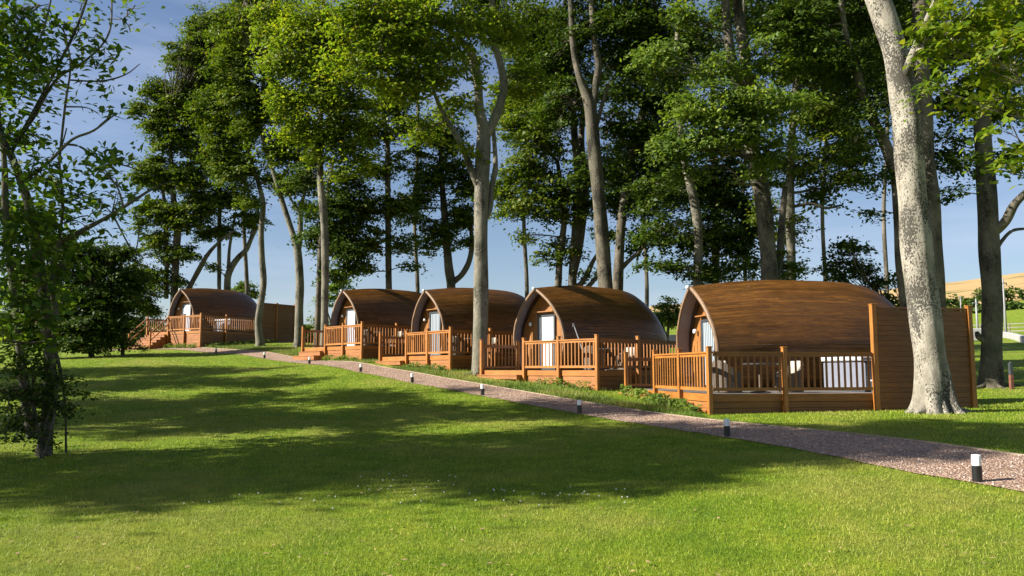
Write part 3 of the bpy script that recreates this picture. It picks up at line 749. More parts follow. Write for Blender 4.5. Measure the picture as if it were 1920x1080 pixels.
def leaves(C, Nn, size, droop=.0, asp=.55):
    """C (n,3) centres, Nn normals; each leaf a folded pointed blade of 2 quads"""
    n = len(C); Nn = Nn / np.linalg.norm(Nn, axis=1)[:, None]
    d = rng.normal(0, 1, (n, 3)); d[:, 2] -= droop; d -= Nn * (d * Nn).sum(1)[:, None]; d /= np.linalg.norm(d, axis=1)[:, None]
    s = np.cross(Nn, d); sz = size * rng.uniform(.75, 1.4, n)[:, None]
    base = C - d * sz * .5; tip = C + d * sz * .5; w = sz * asp * .5
    l = C - d * sz * .08 + s * w + Nn * sz * .10; r = C - d * sz * .08 - s * w + Nn * sz * .10
    V = np.stack([base, r, tip, l], 1)
    return V.reshape(-1, 3), np.arange(4 * n).reshape(-1, 4)
def foliage(acc, c, rad, dens, lsize, per=90, clump=(.38, .75), droop=.3, twigs=None, src=None, hang=0):
    """fill an ellipsoid with flattened leafy sprays"""
    c = np.asarray(c, float); rad = np.asarray(rad, float)
    lsize = lsize * 1.02; per = per * 1.0
    k = max(1, int(round(dens * 4.9 * rad[0] * rad[2] / (.5 * (clump[0] + clump[1])) ** 2 * (1 + .35 * rad[1]))))
    q = rng.normal(0, 1, (k, 3)); q /= np.linalg.norm(q, axis=1)[:, None]; q *= (rng.random(k) ** .45)[:, None] * rng.uniform(.8, 1.28, (k, 1))
    cc = c + q * rad
    for i in range(k):
        cr_ = rng.uniform(*clump); m = int(per * rng.uniform(.6, 1.3) * (cr_ / .55) ** 1.5)
        # tilt of the spray: outwards and slightly down
        o = np.array([q[i, 0], q[i, 1], 0]) * .55 + rng.normal(0, .18, 3); nn = np.array([o[0], o[1], 1.0]); nn /= np.linalg.norm(nn)
        g_ = rng.normal(0, .58, (m, 3)) * cr_; g_[:, 2] *= .26 + hang
        g_ += -nn * (g_ @ nn)[:, None] * .0
        g_[:, 2] -= (g_[:, 0] * o[0] + g_[:, 1] * o[1]) * .7
        Nn = nn + rng.normal(0, .45, (m, 3))
        V, Fq = leaves(cc[i] + g_, Nn, lsize * rng.uniform(.78, 1.3), droop)
        acc.add(V, Fq)
        if twigs is not None and src is not None:
            s_ = src[rng.integers(len(src) // 3, len(src))]
            e_ = cc[i]; mid = (s_ + e_) / 2 + rng.normal(0, .12, 3) * np.linalg.norm(e_ - s_) + (0, 0, .08)
            P = catmull([s_, mid, e_], 3); L_ = np.linalg.norm(e_ - s_)
            twigs.add(*tube(P, np.linspace(.012 + .008 * L_, .005, len(P)), 4, lump=0))
            for _ in range(2 if cr_ > .3 else 1):
                e2 = e_ + rng.normal(0, .45, 3) * (cr_, cr_, cr_ * .4); P2_ = np.array([P[-3], (P[-3] + e2) / 2 + rng.normal(0, .05, 3), e2])
                twigs.add(*tube(P2_, np.array([.009, .006, .003]), 3, lump=0))
    m = int(k * per * .04); q2 = rng.normal(0, .55, (m, 3)) * rad + c
    V, Fq = leaves(q2, np.array([[0, -.2, .8]]) + rng.normal(0, .7, (m, 3)), lsize, droop); acc.add(V, Fq)
    return cc
def stem_pts(st, Y, dY=0.0):
    """st: list of (px, py, width_px); returns points and radii at distance Y, drifting by dY to the top"""
    n = len(st); out = []
    for i, (px, py, w) in enumerate(st):
        yy = Y + dY * i / max(1, n - 1); p = at(px, py, yy); out.append((p.x, p.y, p.z, w * yy / F / 2 * .86))
    return catmull(out, 6)
def tree(name, label, cat, Y, stems, blobs, bark, leaf, lsize=.15, flare=.5, group=None, per=90, ground=True, clump=(.38, .75), droop=.3, sides=12, flarefn=None, limb=True, hang=0, dmul=1.0, limb_from=0, asp=.55, roots=()):
    S = []
    for i, st in enumerate(stems):
        dY = 0.0; yy = Y
        if isinstance(st, tuple): dY, st = st[0], st[1]
        if isinstance(dY, (list,)): yy = Y + dY[0]; dY = dY[1]
        S.append(stem_pts(st, yy, dY))
    b = S[0][0].copy(); zg = gz(b[0], b[1])
    if ground:
        S[0] = np.vstack([[b[0], b[1], min(zg, b[2]) - .15, b[3]], S[0][(S[0][:, 2] > min(zg, b[2]) + .05)]])
    base = (b[0], b[1], zg if ground else b[2])
    t = thing(name, label, cat, base, 0, group)
    base = np.array(base)
    ta = Acc()
    for i, s in enumerate(S):
        ff = None
        if i == 0:
            ff = flarefn or (lambda a, z, f=flare: 1 + f * np.exp(-np.clip(z, 0, None)[:, None] / .35) * (1 + .45 * np.sin(4 * a + 1.1)[None, :]))
        if i == 0 and len(s) > 3:   # extra rings at the foot
            d0 = s[:3]; fine = np.array([s[0] + (s[1] - s[0]) * k for k in np.linspace(0, 1, 6)[:-1]]); s = np.vstack([fine, s[1:]])
        ta.add(*tube(s[:, :3] - base, s[:, 3], sides if s[0, 3] > .06 else 7, ff, .05 if i == 0 else .07, seed=i + int(Y)))
    for (ra, rl, rw) in roots:
        c_, s_ = math.cos(ra), math.sin(ra); r0 = S[0][1][3] if len(S[0]) > 1 else .3
        q = []
        for f_, zz in ((.35, .62), (.8, .26), (1.15, .09), (1.6, .02), (2.1, -.05)):
            d_ = r0 * f_ * (1 if f_ < 1 else 1 + (rl - 1) * (f_ - 1) / 1.1); wx, wy = base[0] + c_ * d_ + s_ * .06 * f_, base[1] + s_ * d_
            q.append((wx - base[0], wy - base[1], zz * r0 * 2 + (gz(wx, wy) - zg) if f_ > 1 else zz * r0 * 2))
        q = catmull(q, 4); ta.add(*tube(q, np.linspace(r0 * .42 * rw, r0 * .10, len(q)), 9, lump=.12, seed=int(abs(ra) * 10)))
    ca, tw = Acc(), ta
    allp = np.concatenate([s for s in S[limb_from:]])
    for bl in blobs:
        px, py, rx, ry = bl[:4]; dy = bl[4] if len(bl) > 4 else 0; de = (bl[5] if len(bl) > 5 else 1) * dmul
        c = np.array(at(px, py, Y + dy)); rad = np.array([rx, 0, ry]) * (Y + dy) / F; rad[1] = min(max(.7 * rad[0], .4), 2.6)
        src = None
        if limb:
            dd_ = np.linalg.norm((allp[:, :3] - c) * (1, 1, 1), axis=1) + np.where(allp[:, 2] > c[2] + .2, 3.0, 0) + np.where(allp[:, 2] < base[2] + 1.0, 4, 0)
            s_ = allp[dd_.argmin()]; v = c - s_[:3]; Ln = np.linalg.norm(v)
            if Ln > .5:
                mid = s_[:3] + v * .5 + np.array([0, 0, -.06 * Ln]) + rng.normal(0, .06, 3) * Ln
                P = catmull([s_[:3], mid, c + v / Ln * rad.min() * .4], 5); r0 = min(s_[3] * .6, .018 + .014 * Ln)
                src = P - base
                tw.add(*tube(src, np.linspace(r0, .012, len(P)), 6, lump=.1))
            else: src = np.array([s_[:3], c]) - base; src = np.vstack([src] * 3)
        foliage(ca, c - base, rad, de, lsize, per, clump, droop, tw, src, hang)
    ta.build('trunk', bark, t)
    if ca.V: ca.build('crown', leaf, t, smooth=False)
    return t

TG = 'tall trees behind and between the pods'
def flareA(a, z):
    z = np.clip(z, 0, None)[:, None]; a = a[None, :]
    lob = .5 + .5 * np.cos(5 * a + .6) ; lob = lob ** 1.5
    return 1 + np.exp(-z / .22) * (.25 + .85 * lob) + np.exp(-z / .8) * .22 * (lob + .3) - .50 * np.exp(-z / 1.6) * np.exp(-((np.mod(a - 2.8 + np.pi, 2 * np.pi) - np.pi) / .17) ** 2)
tree('tall_tree', 'big pale pitted trunk with flared roots, leaning, in front of the slatted screen', 'tree', 18.4,
     [[(1753, 772, 70), (1748, 700, 66), (1738, 620, 64), (1722, 500, 64), (1714, 400, 62), (1704, 300, 60), (1697, 200, 57), (1681, 110, 54), (1657, 30, 52), (1630, -60, 50), (1615, -200, 40), (1610, -350, 28)],
      (-3.0, [(1690, 160, 20), (1730, 60, 18), (1790, -60, 14), (1860, -120, 8)]), (-3.2, [(1650, -80, 22), (1760, -160, 16), (1880, -60, 10), (1945, 100, 8), (1960, 240, 6), (1950, 340, 4)])],
     [(1800, 40, 80, 55, -2.5, .9), (1870, 110, 70, 50, -3, .9), (1760, 90, 45, 50, -2.5, .9), (1770, 170, 50, 30, -2.5, .8), (1855, 190, 60, 25, -2.5, .7), (1905, 245, 32, 28, -3.2, .8), (1897, 325, 34, 26, -3.2, .8), (1900, 30, 60, 50, -2, .8), (1820, -60, 120, 60, -2, .5), (1640, -220, 130, 80, 0, .5), (1700, -330, 140, 80, 0, .5)],
     M['bark_pale'], M['leaf_lime'], .15, per=75, sides=72, flarefn=flareA, clump=(.3, .55), limb_from=1, roots=((-.15, 1.25, 1.0), (-.8, .85, .95), (-1.35, .75, .9), (-2.0, .8, .95), (-2.6, .9, 1.0), (3.1, .9, .9), (1.2, 1.0, .8)))
tree('tall_tree', 'dark forked tree standing directly behind the big pale trunk', 'tree', 29,
     [[(1702, 640, 26), (1697, 560, 24), (1688, 480, 24), (1686, 400, 24), (1680, 330, 26), (1655, 260, 24), (1625, 200, 20), (1605, 130, 18), (1585, 60, 14), (1570, -60, 10)], [(1758, 640, 34), (1757, 560, 34), (1752, 480, 36), (1745, 380, 38), (1735, 280, 36), (1730, 150, 34), (1725, 0, 30), (1720, -200, 20)]],
     [(1560, 110, 90, 50), (1480, 40, 80, 50), (1640, 210, 60, 45), (1600, 270, 55, 30), (1690, 120, 60, 70, 1), (1780, 200, 45, 40, 1, .8), (1740, 300, 50, 30, 1, .8), (1800, 320, 30, 18, 0, .7), (1655, 330, 30, 18), (1620, 25, 80, 50, 1), (1790, 90, 60, 60, 2), (1640, 395, 26, 14, 0, .8), (1560, -100, 140, 80, 1, .6), (1740, -150, 140, 90, 1, .6), (1790, 372, 22, 10, 0, .7)],
     M['bark_dark'], M['leaf_dark'], .15, group=TG, flare=.3)
tree('tall_tree', 'mottled trunk at the far right standing on open grass beside a short brown post', 'tree', 29.5,
     [[(1858, 722, 44), (1860, 640, 40), (1860, 560, 42), (1856, 480, 42), (1852, 400, 40), (1846, 300, 38), (1842, 220, 34), (1848, 140, 30), (1856, 40, 26), (1850, -120, 18)], (-1.5, [(1858, 440, 20), (1885, 415, 20), (1905, 380, 18), (1945, 340, 16), (1990, 280, 10)]), [(1862, 480, 9), (1880, 450, 8), (1900, 432, 7), (1935, 428, 5)], [(1846, 640, 12), (1836, 632, 13), (1831, 622, 8)], ],
     [(1870, 60, 80, 60, 1), (1850, 150, 60, 40, 0), (1800, 195, 45, 30), (1800, 270, 45, 22, 0, .8), (1895, 210, 50, 40, 1), (1890, 300, 40, 30, 1, .8), (1905, 130, 40, 50), (1820, 300, 20, 14), (1800, 360, 20, 12, 0, .5), (1870, -100, 140, 80, 0, .6)],
     M['bark_mid'], M['leaf_mid'], .15, group=TG, flare=.35, sides=18, roots=((-.3, 1.6, .9), (-1.4, 1.2, .8), (-2.7, 1.5, .9)))
tree('tall_tree', 'straight grey trunk beside the wide low step, forking high up into two arms', 'tree', 29.6,
     [[(899, 693, 31), (901, 600, 32), (902, 500, 31), (902, 400, 31), (904, 320, 33), (907, 250, 30), (899, 205, 21), (895, 150, 20), (884, 100, 18), (862, 75, 15), (830, 40, 11), (800, -40, 8)], (.8, [(906, 265, 22), (922, 235, 20), (938, 195, 19), (945, 160, 18), (937, 115, 16), (922, 60, 14), (925, -60, 12), (930, -200, 8)]),
      (-.8, [(897, 350, 16), (880, 310, 15), (862, 265, 13), (838, 225, 10), (818, 185, 8), (800, 120, 6)]), (.6, [(902, 420, 11), (918, 395, 12), (922, 350, 12), (929, 310, 12), (925, 240, 9)])],
     [(750, 50, 90, 55, -2, 1.1), (850, 40, 80, 50, -1.5, 1.1), (820, 130, 70, 45, -1.5, 1.1), (700, 120, 75, 50, -2, 1.1), (755, 170, 60, 35, -1.5), (690, 30, 70, 50, -2), (870, 285, 28, 22, -.6), (790, 240, 50, 30, 0), (860, 200, 40, 30, 0), (935, 60, 60, 50, .5), (975, 150, 40, 50, 1), (870, -90, 150, 80, 0, .5), (720, -60, 110, 60, -1, .6)],
     M['bark_grey'], M['leaf_lime'], .15, group=TG, flare=.28, sides=22, roots=((-.4, 1.1, .7), (-1.7, 1.0, .6), (-2.8, 1.4, .8)))
tree('tall_tree', 'tree of olive trunks parted low down, above the roof of the white door pod', 'tree', 38,
     [[(1073, 600, 20), (1073, 530, 19), (1078, 450, 18), (1084, 350, 17), (1077, 250, 16), (1070, 150, 14), (1060, 50, 10), (1060, -80, 7)], [(1046, 540, 15), (1050, 480, 14), (1058, 410, 13), (1052, 350, 11), (1045, 300, 8)], (1, [(1075, 520, 13), (1090, 440, 16), (1098, 350, 16), (1090, 260, 13), (1100, 160, 10)]), [(1078, 545, 14), (1098, 520, 12), (1112, 490, 9), (1125, 470, 7)], [(1085, 555, 12), (1110, 530, 10), (1130, 505, 8)]],
     [(1000, 250, 70, 50), (1000, 330, 70, 45), (990, 395, 60, 30), (940, 360, 45, 40, 1), (985, 440, 14, 18, 0, 1), (1050, 375, 45, 40), (1000, 60, 80, 55), (1040, 150, 70, 60), (1020, 480, 22, 10, 0, .9), (1045, 455, 20, 12), (1090, 400, 30, 30), (1070, 470, 30, 25), (1100, 520, 18, 10), (960, 180, 50, 50, 2), (1050, -100, 160, 80, 0, .5)],
     M['bark_mid'], M['leaf_mid'], .17, group=TG)
tree('tall_tree', 'thick grey trunk forking high, rising behind the roof of the white door pod', 'tree', 34.5,
     [[(1138, 620, 34), (1136, 545, 32), (1129, 450, 31), (1121, 350, 30), (1113, 270, 30), (1106, 200, 26), (1088, 150, 16), (1075, 90, 14), (1070, 0, 12), (1060, -120, 8)], [(1110, 210, 18), (1116, 165, 17), (1122, 120, 16), (1112, 60, 14), (1108, -40, 10)], [(1118, 240, 9), (1128, 200, 9), (1140, 160, 7)]],
     [(1110, 50, 90, 55, 1), (1180, 130, 60, 60, 1), (1060, 200, 60, 50, 1.5), (1160, 240, 50, 45, 1), (1050, 100, 50, 50, 2), (1190, 40, 70, 50, 0), (1110, 320, 40, 40, 2, .8), (1130, -100, 160, 90, 0, .5)],
     M['bark_mid'], M['leaf_dark'], .16, group=TG, sides=16)
tree('tall_tree', 'dark bending trunk just right of the thick forked one behind the white door pod', 'tree', 36.5,
     [[(1158, 610, 24), (1158, 540, 23), (1163, 450, 21), (1168, 390, 20), (1178, 330, 21), (1184, 290, 20), (1200, 230, 18), (1215, 170, 15), (1225, 80, 11), (1230, -60, 8)], [(1162, 505, 12), (1178, 490, 10), (1200, 470, 8), (1220, 445, 6)]],
     [(1210, 290, 55, 50), (1235, 210, 60, 50), (1165, 380, 45, 35, 1), (1225, 380, 50, 45), (1140, 440, 35, 25, 1, .8), (1215, 450, 40, 22), (1260, 330, 50, 50), (1230, 80, 70, 60), (1190, 330, 40, 40), (1210, -90, 140, 80, 0, .5)],
     M['bark_dark'], M['leaf_dark'], .17, group=TG)
tree('tall_tree', 'slim light trunk curving left, behind the front tip of the nearest pod', 'tree', 33,
     [[(1310, 620, 22), (1309, 530, 21), (1309, 440, 20), (1302, 380, 20), (1290, 330, 18), (1278, 270, 15), (1272, 200, 14), (1268, 120, 12), (1272, 20, 10), (1275, -100, 8)]],
     [(1240, 440, 50, 35), (1255, 495, 50, 15, 0, .9), (1290, 510, 35, 12), (1330, 420, 40, 40, 1), (1240, 370, 50, 40, 1), (1290, 80, 60, 50, 1), (1250, 140, 50, 50, 0), (1240, 500, 22, 10), (1280, -80, 120, 70, 0, .5)],
     M['bark_grey'], M['leaf_dark'], .16, group=TG)
tree('tall_tree', 'thin dark upright trunk between the slim curving one and the stout leaning one', 'tree', 37,
     [[(1342, 600, 18), (1342, 520, 17), (1343, 440, 16), (1341, 360, 14), (1338, 260, 12), (1335, 100, 9)]],
     [(1345, 460, 60, 40), (1395, 480, 30, 30), (1310, 350, 60, 50), (1385, 390, 45, 45), (1360, 330, 60, 40), (1330, 505, 40, 14), (1390, 440, 40, 30), (1300, 440, 30, 40)],
     M['bark_dark'], M['leaf_dark'], .17, group=TG)
tree('tall_tree', 'stout leaning trunk with bright green sprays, rising behind the middle of the nearest pod', 'tree', 30,
     [[(1448, 620, 36), (1443, 515, 36), (1437, 440, 36), (1430, 370, 36), (1415, 300, 34), (1402, 240, 30), (1385, 160, 24), (1370, 100, 22), (1362, 30, 20), (1356, -60, 16), (1350, -200, 10)], (1, [(1408, 250, 18), (1405, 180, 20), (1395, 90, 24), (1382, 0, 20), (1375, -120, 12)]), (1, [(1452, 540, 14), (1462, 490, 16), (1466, 420, 15), (1472, 350, 12)])],
     [(1290, 215, 60, 30, -2.5, 1.2), (1350, 195, 70, 35, -2.5, 1.2), (1420, 200, 70, 30, -2.5, 1.2), (1480, 190, 45, 25, -2, 1), (1265, 270, 45, 35, -2.2, 1.1), (1340, 262, 70, 28, -2.4, 1.2), (1410, 260, 50, 26, -2.5, 1.1), (1455, 285, 45, 35, -2, 1), (1300, 322, 50, 22, -2, .9), (1250, 110, 55, 40, -2, .9), (1345, 130, 60, 30, -1, .9), (1440, 110, 55, 40, -1), (1480, 60, 60, 50, 0), (1420, 330, 40, 20, -1, .8), (1300, 40, 50, 50, -1, .8), (1430, -80, 160, 80, 0, .6), (1300, -70, 120, 70, 0, .6)],
     M['bark_mid'], M['leaf_green'], .15, group=TG, sides=18)
tree('tall_tree', 'straight light trunk right of the stout leaning one, with long branches reaching right', 'tree', 33.5,
     [[(1486, 620, 22), (1484, 515, 21), (1482, 430, 20), (1481, 350, 19), (1484, 270, 17), (1490, 180, 14), (1500, 60, 11), (1500, -80, 8)], (-.5, [(1484, 388, 7), (1520, 382, 7), (1550, 390, 6), (1580, 384, 4)]), (-.5, [(1484, 362, 6), (1510, 358, 6), (1545, 345, 4)])],
     [(1540, 215, 70, 50), (1560, 285, 70, 35), (1500, 320, 50, 35), (1580, 345, 50, 22), (1530, 365, 50, 14, 0, 1), (1490, 410, 24, 22), (1440, 400, 36, 40, 1.5), (1470, 450, 22, 20, 1), (1520, 130, 70, 50), (1610, 160, 40, 40), (1540, 50, 80, 50, 1), (1600, 310, 34, 20, 0, 1), (1530, -80, 130, 80, 0, .5)],
     M['bark_grey'], M['leaf_mid'], .16, group=TG)
tree('tall_tree', 'thin straight trunk rising behind the second pod from the far end', 'tree', 46,
     [[(730, 610, 15), (729, 535, 14), (728, 450, 13), (727, 350, 13), (727, 280, 12), (722, 240, 10), (715, 150, 8), (712, 40, 6)], [(727, 275, 6), (716, 258, 5), (700, 248, 4)]],
     [(730, 190, 50, 40), (700, 250, 45, 35, -1), (755, 240, 30, 30), (690, 460, 45, 35), (755, 460, 30, 25), (640, 455, 40, 35), (690, 390, 50, 35), (750, 395, 26, 35), (770, 500, 22, 9), (680, 505, 45, 14), (650, 400, 30, 40), (745, 300, 18, 26, 0, .8), (700, 320, 30, 30)],
     M['bark_mid'], M['leaf_mid'], .19, group=TG, per=80)
tree('tall_tree', 'dark V shaped trunk above the roof of the pod crossed by the straight grey trunk', 'tree', 50,
     [[(846, 600, 20), (846, 535, 20), (841, 500, 19), (838, 460, 17), (833, 400, 15), (828, 330, 11), (825, 250, 8)], [(850, 528, 14), (866, 515, 13), (880, 488, 12), (885, 450, 10), (878, 400, 8)]],
     [(790, 365, 35, 28), (840, 325, 40, 35), (865, 400, 40, 35), (785, 415, 30, 16), (830, 440, 35, 25), (805, 330, 40, 22), (770, 390, 22, 14), (870, 450, 22, 16), (800, 460, 20, 20), (830, 250, 40, 40), (880, 350, 30, 30), (785, 290, 24, 22, 0, .8)],
     M['bark_dark'], M['leaf_mid'], .20, group=TG, per=80)
tree('tall_tree', 'slim pale trunk beside the second pod from the far end, leafy shoots hanging above', 'tree', 42.5,
     [[(608, 640, 17), (609, 560, 16), (610, 500, 17), (609, 440, 17), (606, 390, 18), (601, 340, 15), (600, 280, 13), (602, 200, 11), (606, 100, 9), (606, -40, 6)]],
     [(600, 50, 70, 50, -2, 1.2), (550, 110, 60, 45, -2, 1.2), (640, 120, 60, 45, -2, 1.2), (600, 175, 60, 40, -2, 1.1), (650, 200, 50, 40, -1.5), (540, 190, 40, 35, -1.5), (620, 250, 45, 35, -1), (660, 280, 35, 45, -1), (590, 275, 18, 50, -1), (640, 330, 14, 26, -1), (680, 310, 16, 24, -1), (560, 240, 40, 30, -1), (520, 40, 50, 45, -1), (600, -80, 140, 70, 0, .5), (640, 65, 50, 40, -2)],
     M['bark_grey'], M['leaf_lime'], .18, group=TG, hang=.3, per=85)
tree('tall_tree', 'slim dark trunk close behind the pale one by the second pod from the far end', 'tree', 45,
     [[(594, 640, 14), (597, 570, 13), (600, 480, 12), (606, 420, 11), (615, 360, 9), (625, 300, 7)]],
     [(640, 370, 40, 35), (600, 440, 30, 40, 1), (650, 480, 40, 30), (625, 520, 22, 18), (580, 330, 30, 35, 1), (635, 420, 40, 35), (570, 400, 20, 20, 0, .8), (660, 340, 30, 30)],
     M['bark_dark'], M['leaf_dark'], .19, group=TG, per=80)
tree('tall_tree', 'forked grey trunk standing between the farthest deck screen and the next deck', 'tree', 47.5,
     [[(561, 642, 20), (561, 580, 19), (562, 530, 18), (558, 470, 17), (546, 430, 13), (533, 390, 12), (520, 345, 11), (505, 300, 10), (492, 255, 8), (488, 190, 6)], [(559, 480, 12), (563, 430, 12), (564, 390, 9), (572, 360, 7), (580, 330, 5)], [(563, 400, 7), (545, 372, 5), (535, 345, 4)]],
     [(480, 50, 55, 45), (520, 110, 35, 40), (440, 130, 50, 55), (500, 190, 45, 45), (560, 340, 40, 30), (520, 280, 40, 40), (575, 390, 30, 18), (550, 270, 35, 30), (470, 240, 40, 40), (580, 300, 30, 30), (455, 190, 40, 40), (500, -50, 100, 50, 0, .6)],
     M['bark_grey'], M['leaf_mid'], .19, group=TG, per=85)
tree('tall_tree', 'crooked pale trunk in front of the farthest pod, casting a lit edge against its screen', 'tree', 49,
     [[(488, 645, 16), (484, 605, 15), (489, 570, 15), (494, 530, 14), (491, 480, 13), (490, 430, 12), (493, 385, 12), (485, 345, 10), (472, 305, 9), (462, 260, 7), (450, 180, 5)]],
     [(430, 260, 45, 45), (450, 320, 45, 35), (400, 200, 45, 45), (510, 340, 26, 26, 0, .8), (470, 380, 26, 16), (410, 300, 35, 35), (440, 60, 50, 45)],
     M['bark_grey'], M['leaf_mid'], .19, group=TG, per=85)
tree('tall_tree', 'knotty pale trunk with dark twin rising above the roof tip of the farthest pod', 'tree', 62,
     [[(327, 640, 17), (327, 545, 16), (330, 480, 16), (333, 420, 15), (325, 370, 12), (322, 320, 10), (318, 250, 7)], [(312, 560, 9), (312, 450, 9), (308, 380, 8), (300, 310, 5)], [(345, 560, 12), (360, 530, 11), (376, 500, 11), (392, 474, 8), (415, 450, 6), (440, 432, 3)], [(334, 420, 8), (350, 380, 7), (370, 350, 5), (390, 320, 4)]],
     [(370, 110, 55, 45), (340, 190, 50, 45), (300, 230, 35, 45), (345, 260, 50, 40), (300, 320, 40, 35), (350, 340, 50, 30), (300, 400, 40, 30), (350, 410, 45, 25), (295, 460, 35, 25), (345, 480, 35, 20), (290, 520, 30, 26), (380, 390, 30, 30), (290, 170, 26, 30), (262, 200, 18, 26), (268, 330, 22, 24, 0, .8), (262, 420, 20, 22, 0, .8), (400, 60, 50, 40), (330, 530, 18, 16), (380, 200, 40, 50)],
     M['bark_mid'], M['leaf_mid'], .22, group=TG, per=75)
tree('tall_tree', 'spreading pale limbs and upright stem above the middle of the farthest pod roof', 'tree', 64,
     [[(428, 620, 16), (426, 540, 15), (430, 510, 14), (445, 485, 13), (462, 468, 11), (470, 450, 9), (480, 430, 7)], [(411, 600, 9), (411, 520, 9), (411, 430, 9), (412, 380, 8), (410, 300, 6)], [(428, 515, 8), (430, 470, 7), (436, 430, 6), (442, 400, 5)], [(465, 465, 6), (474, 430, 5), (485, 400, 4)]],
     [(400, 300, 45, 40), (390, 370, 35, 30), (440, 380, 35, 25), (420, 430, 30, 22), (470, 410, 25, 25), (385, 440, 22, 22, 0, .8), (395, 500, 14, 8), (440, 330, 35, 30), (420, 160, 45, 50)],
     M['bark_grey'], M['leaf_mid'], .22, group=TG, per=75)
for fx, fy, lab, lf in [(985, 53, 'slender dark tree far behind, in the sky gap between the second and third pods', 'leaf_dark'), (1210, 55, 'slender tree far behind, between the bending dark trunk and the curving slim one', 'leaf_mid'), (1395, 52, 'slender tree far behind the stout leaning trunk', 'leaf_dark'),
                        (1545, 56, 'slender tree far behind, left of the dark forked tree', 'leaf_mid'), (1660, 50, 'slender dark tree far behind the dark forked tree', 'leaf_dark'), (780, 60, 'slender tree far behind the gap between the two middle pods', 'leaf_mid'), (460, 70, 'slender tree far behind the farthest pod', 'leaf_mid')]:
    lo = {985: 300, 1210: 400, 1395: 420, 1545: 270, 1660: 200, 780: 150, 460: 280}[fx]
    bl = []
    for q in range(9): bl.append((fx + rng.uniform(-75, 75), -40 + (lo + 10) * (q + .5) / 9, rng.uniform(45, 70), rng.uniform(28, 42), rng.uniform(-2, 2), .75))
    tree('background_tree', lab, 'tree', fy, [[(fx, 640, 9), (fx + 3, 540, 9), (fx - 3, 400, 8), (fx + 4, 250, 7), (fx, 80, 5), (fx, -60, 3)]], bl, M['bark_dark'], M[lf], .22, group='background trees beyond the pods', per=60, clump=(.6, 1.0))
# foreground tree at the left edge
tree('young_tree', 'many stemmed foreground tree at the left edge with long drooping leaves and bare twigs', 'tree', 14.0,
     [[(82, 858, 30), (88, 790, 27), (94, 720, 25), (92, 640, 24), (84, 560, 22), (70, 480, 22), (58, 400, 20), (40, 340, 18), (20, 290, 16), (-5, 240, 14), (-40, 120, 10)],
      (-.5, [(94, 690, 14), (104, 600, 13), (98, 520, 12), (110, 460, 13), (150, 435, 11), (205, 405, 9), (245, 380, 7), (290, 352, 5), (325, 340, 3)]), (.6, [(60, 820, 20), (45, 740, 16), (35, 640, 15), (22, 520, 14), (10, 400, 14), (8, 300, 12), (-10, 160, 9)]),
      (.5, [(18, 290, 9), (60, 215, 8), (105, 130, 7), (140, 60, 6), (165, -10, 5), (180, -80, 4)]), (-.6, [(35, 345, 8), (90, 305, 7), (135, 262, 6), (175, 245, 5), (215, 215, 3)]), (.8, [(25, 270, 8), (60, 225, 7), (105, 150, 6), (165, 110, 5), (205, 60, 4), (210, -20, 3)]), (.2, [(100, 640, 8), (114, 700, 7), (122, 760, 5), (124, 850, 5)]), (-1, [(110, 310, 5), (122, 200, 5), (132, 120, 4), (118, 50, 3)]), (.4, [(120, 270, 5), (150, 275, 5), (190, 300, 4), (240, 312, 3), (290, 330, 2)]), (1, [(130, 150, 4), (190, 152, 4), (235, 140, 3), (262, 120, 2)]), (.2, [(110, 460, 7), (118, 380, 6), (112, 300, 4), (125, 240, 3)]), (0, [(45, 130, 5), (80, 60, 4), (100, -20, 3)]), (0, [(210, 400, 4), (250, 470, 3), (262, 430, 2)])],
     [(30, 70, 50, 60, 0, .7), (70, 130, 45, 40, 0, .6), (95, 115, 30, 22, 0, .6), (175, 70, 30, 18, .5, .45), (205, 95, 25, 20, .5, .45), (250, 12, 30, 14, .3, .5), (150, 205, 35, 14, 0, .5), (205, 220, 30, 16, 0, .5), (60, 330, 50, 40, 0, .7), (105, 345, 40, 26, -.5, .7), (200, 325, 24, 18, -.3, .8), (210, 400, 30, 22, -.3, .55), (50, 400, 50, 35, -.5, .9), (100, 430, 40, 26, -.5, .9), (25, 470, 35, 40, -.6, 1), (70, 520, 50, 35, -.7, 1), (120, 505, 30, 26, -.6, .8), (45, 585, 45, 32, -.7, 1), (80, 620, 30, 30, -.7, .8), (20, 640, 30, 40, -.4, 1), (20, 250, 30, 40, .3, .7), (60, 255, 35, 26, 0, .7), (-60, 100, 80, 120, 0, .5), (140, 130, 26, 16, .2, .5), (20, 400, 60, 50, .8, .9), (90, 480, 50, 40, .6, .9), (40, 540, 60, 40, .9, .9), (110, 580, 30, 30, .3, .8), (20, 140, 40, 70, .8, .6), (150, 380, 36, 22, 0, .6), (110, 400, 45, 26, .4, .8), (30, 20, 50, 40, .6, .7), (150, 20, 26, 16, .6, .5), (90, 200, 26, 20, .5, .5), (180, 130, 34, 22, .6, .5), (225, 175, 28, 18, .5, .5), (175, 290, 36, 22, .2, .5), (230, 290, 26, 20, .2, .55), (215, 360, 34, 22, 0, .6), (165, 430, 36, 24, .2, .6), (245, 60, 22, 16, .5, .5), (120, 60, 34, 26, .6, .5)],
     M['bark_mid'], M['leaf_blue'], .145, per=48, clump=(.24, .50), droop=1.3, flare=.25, hang=.3, dmul=1.5)
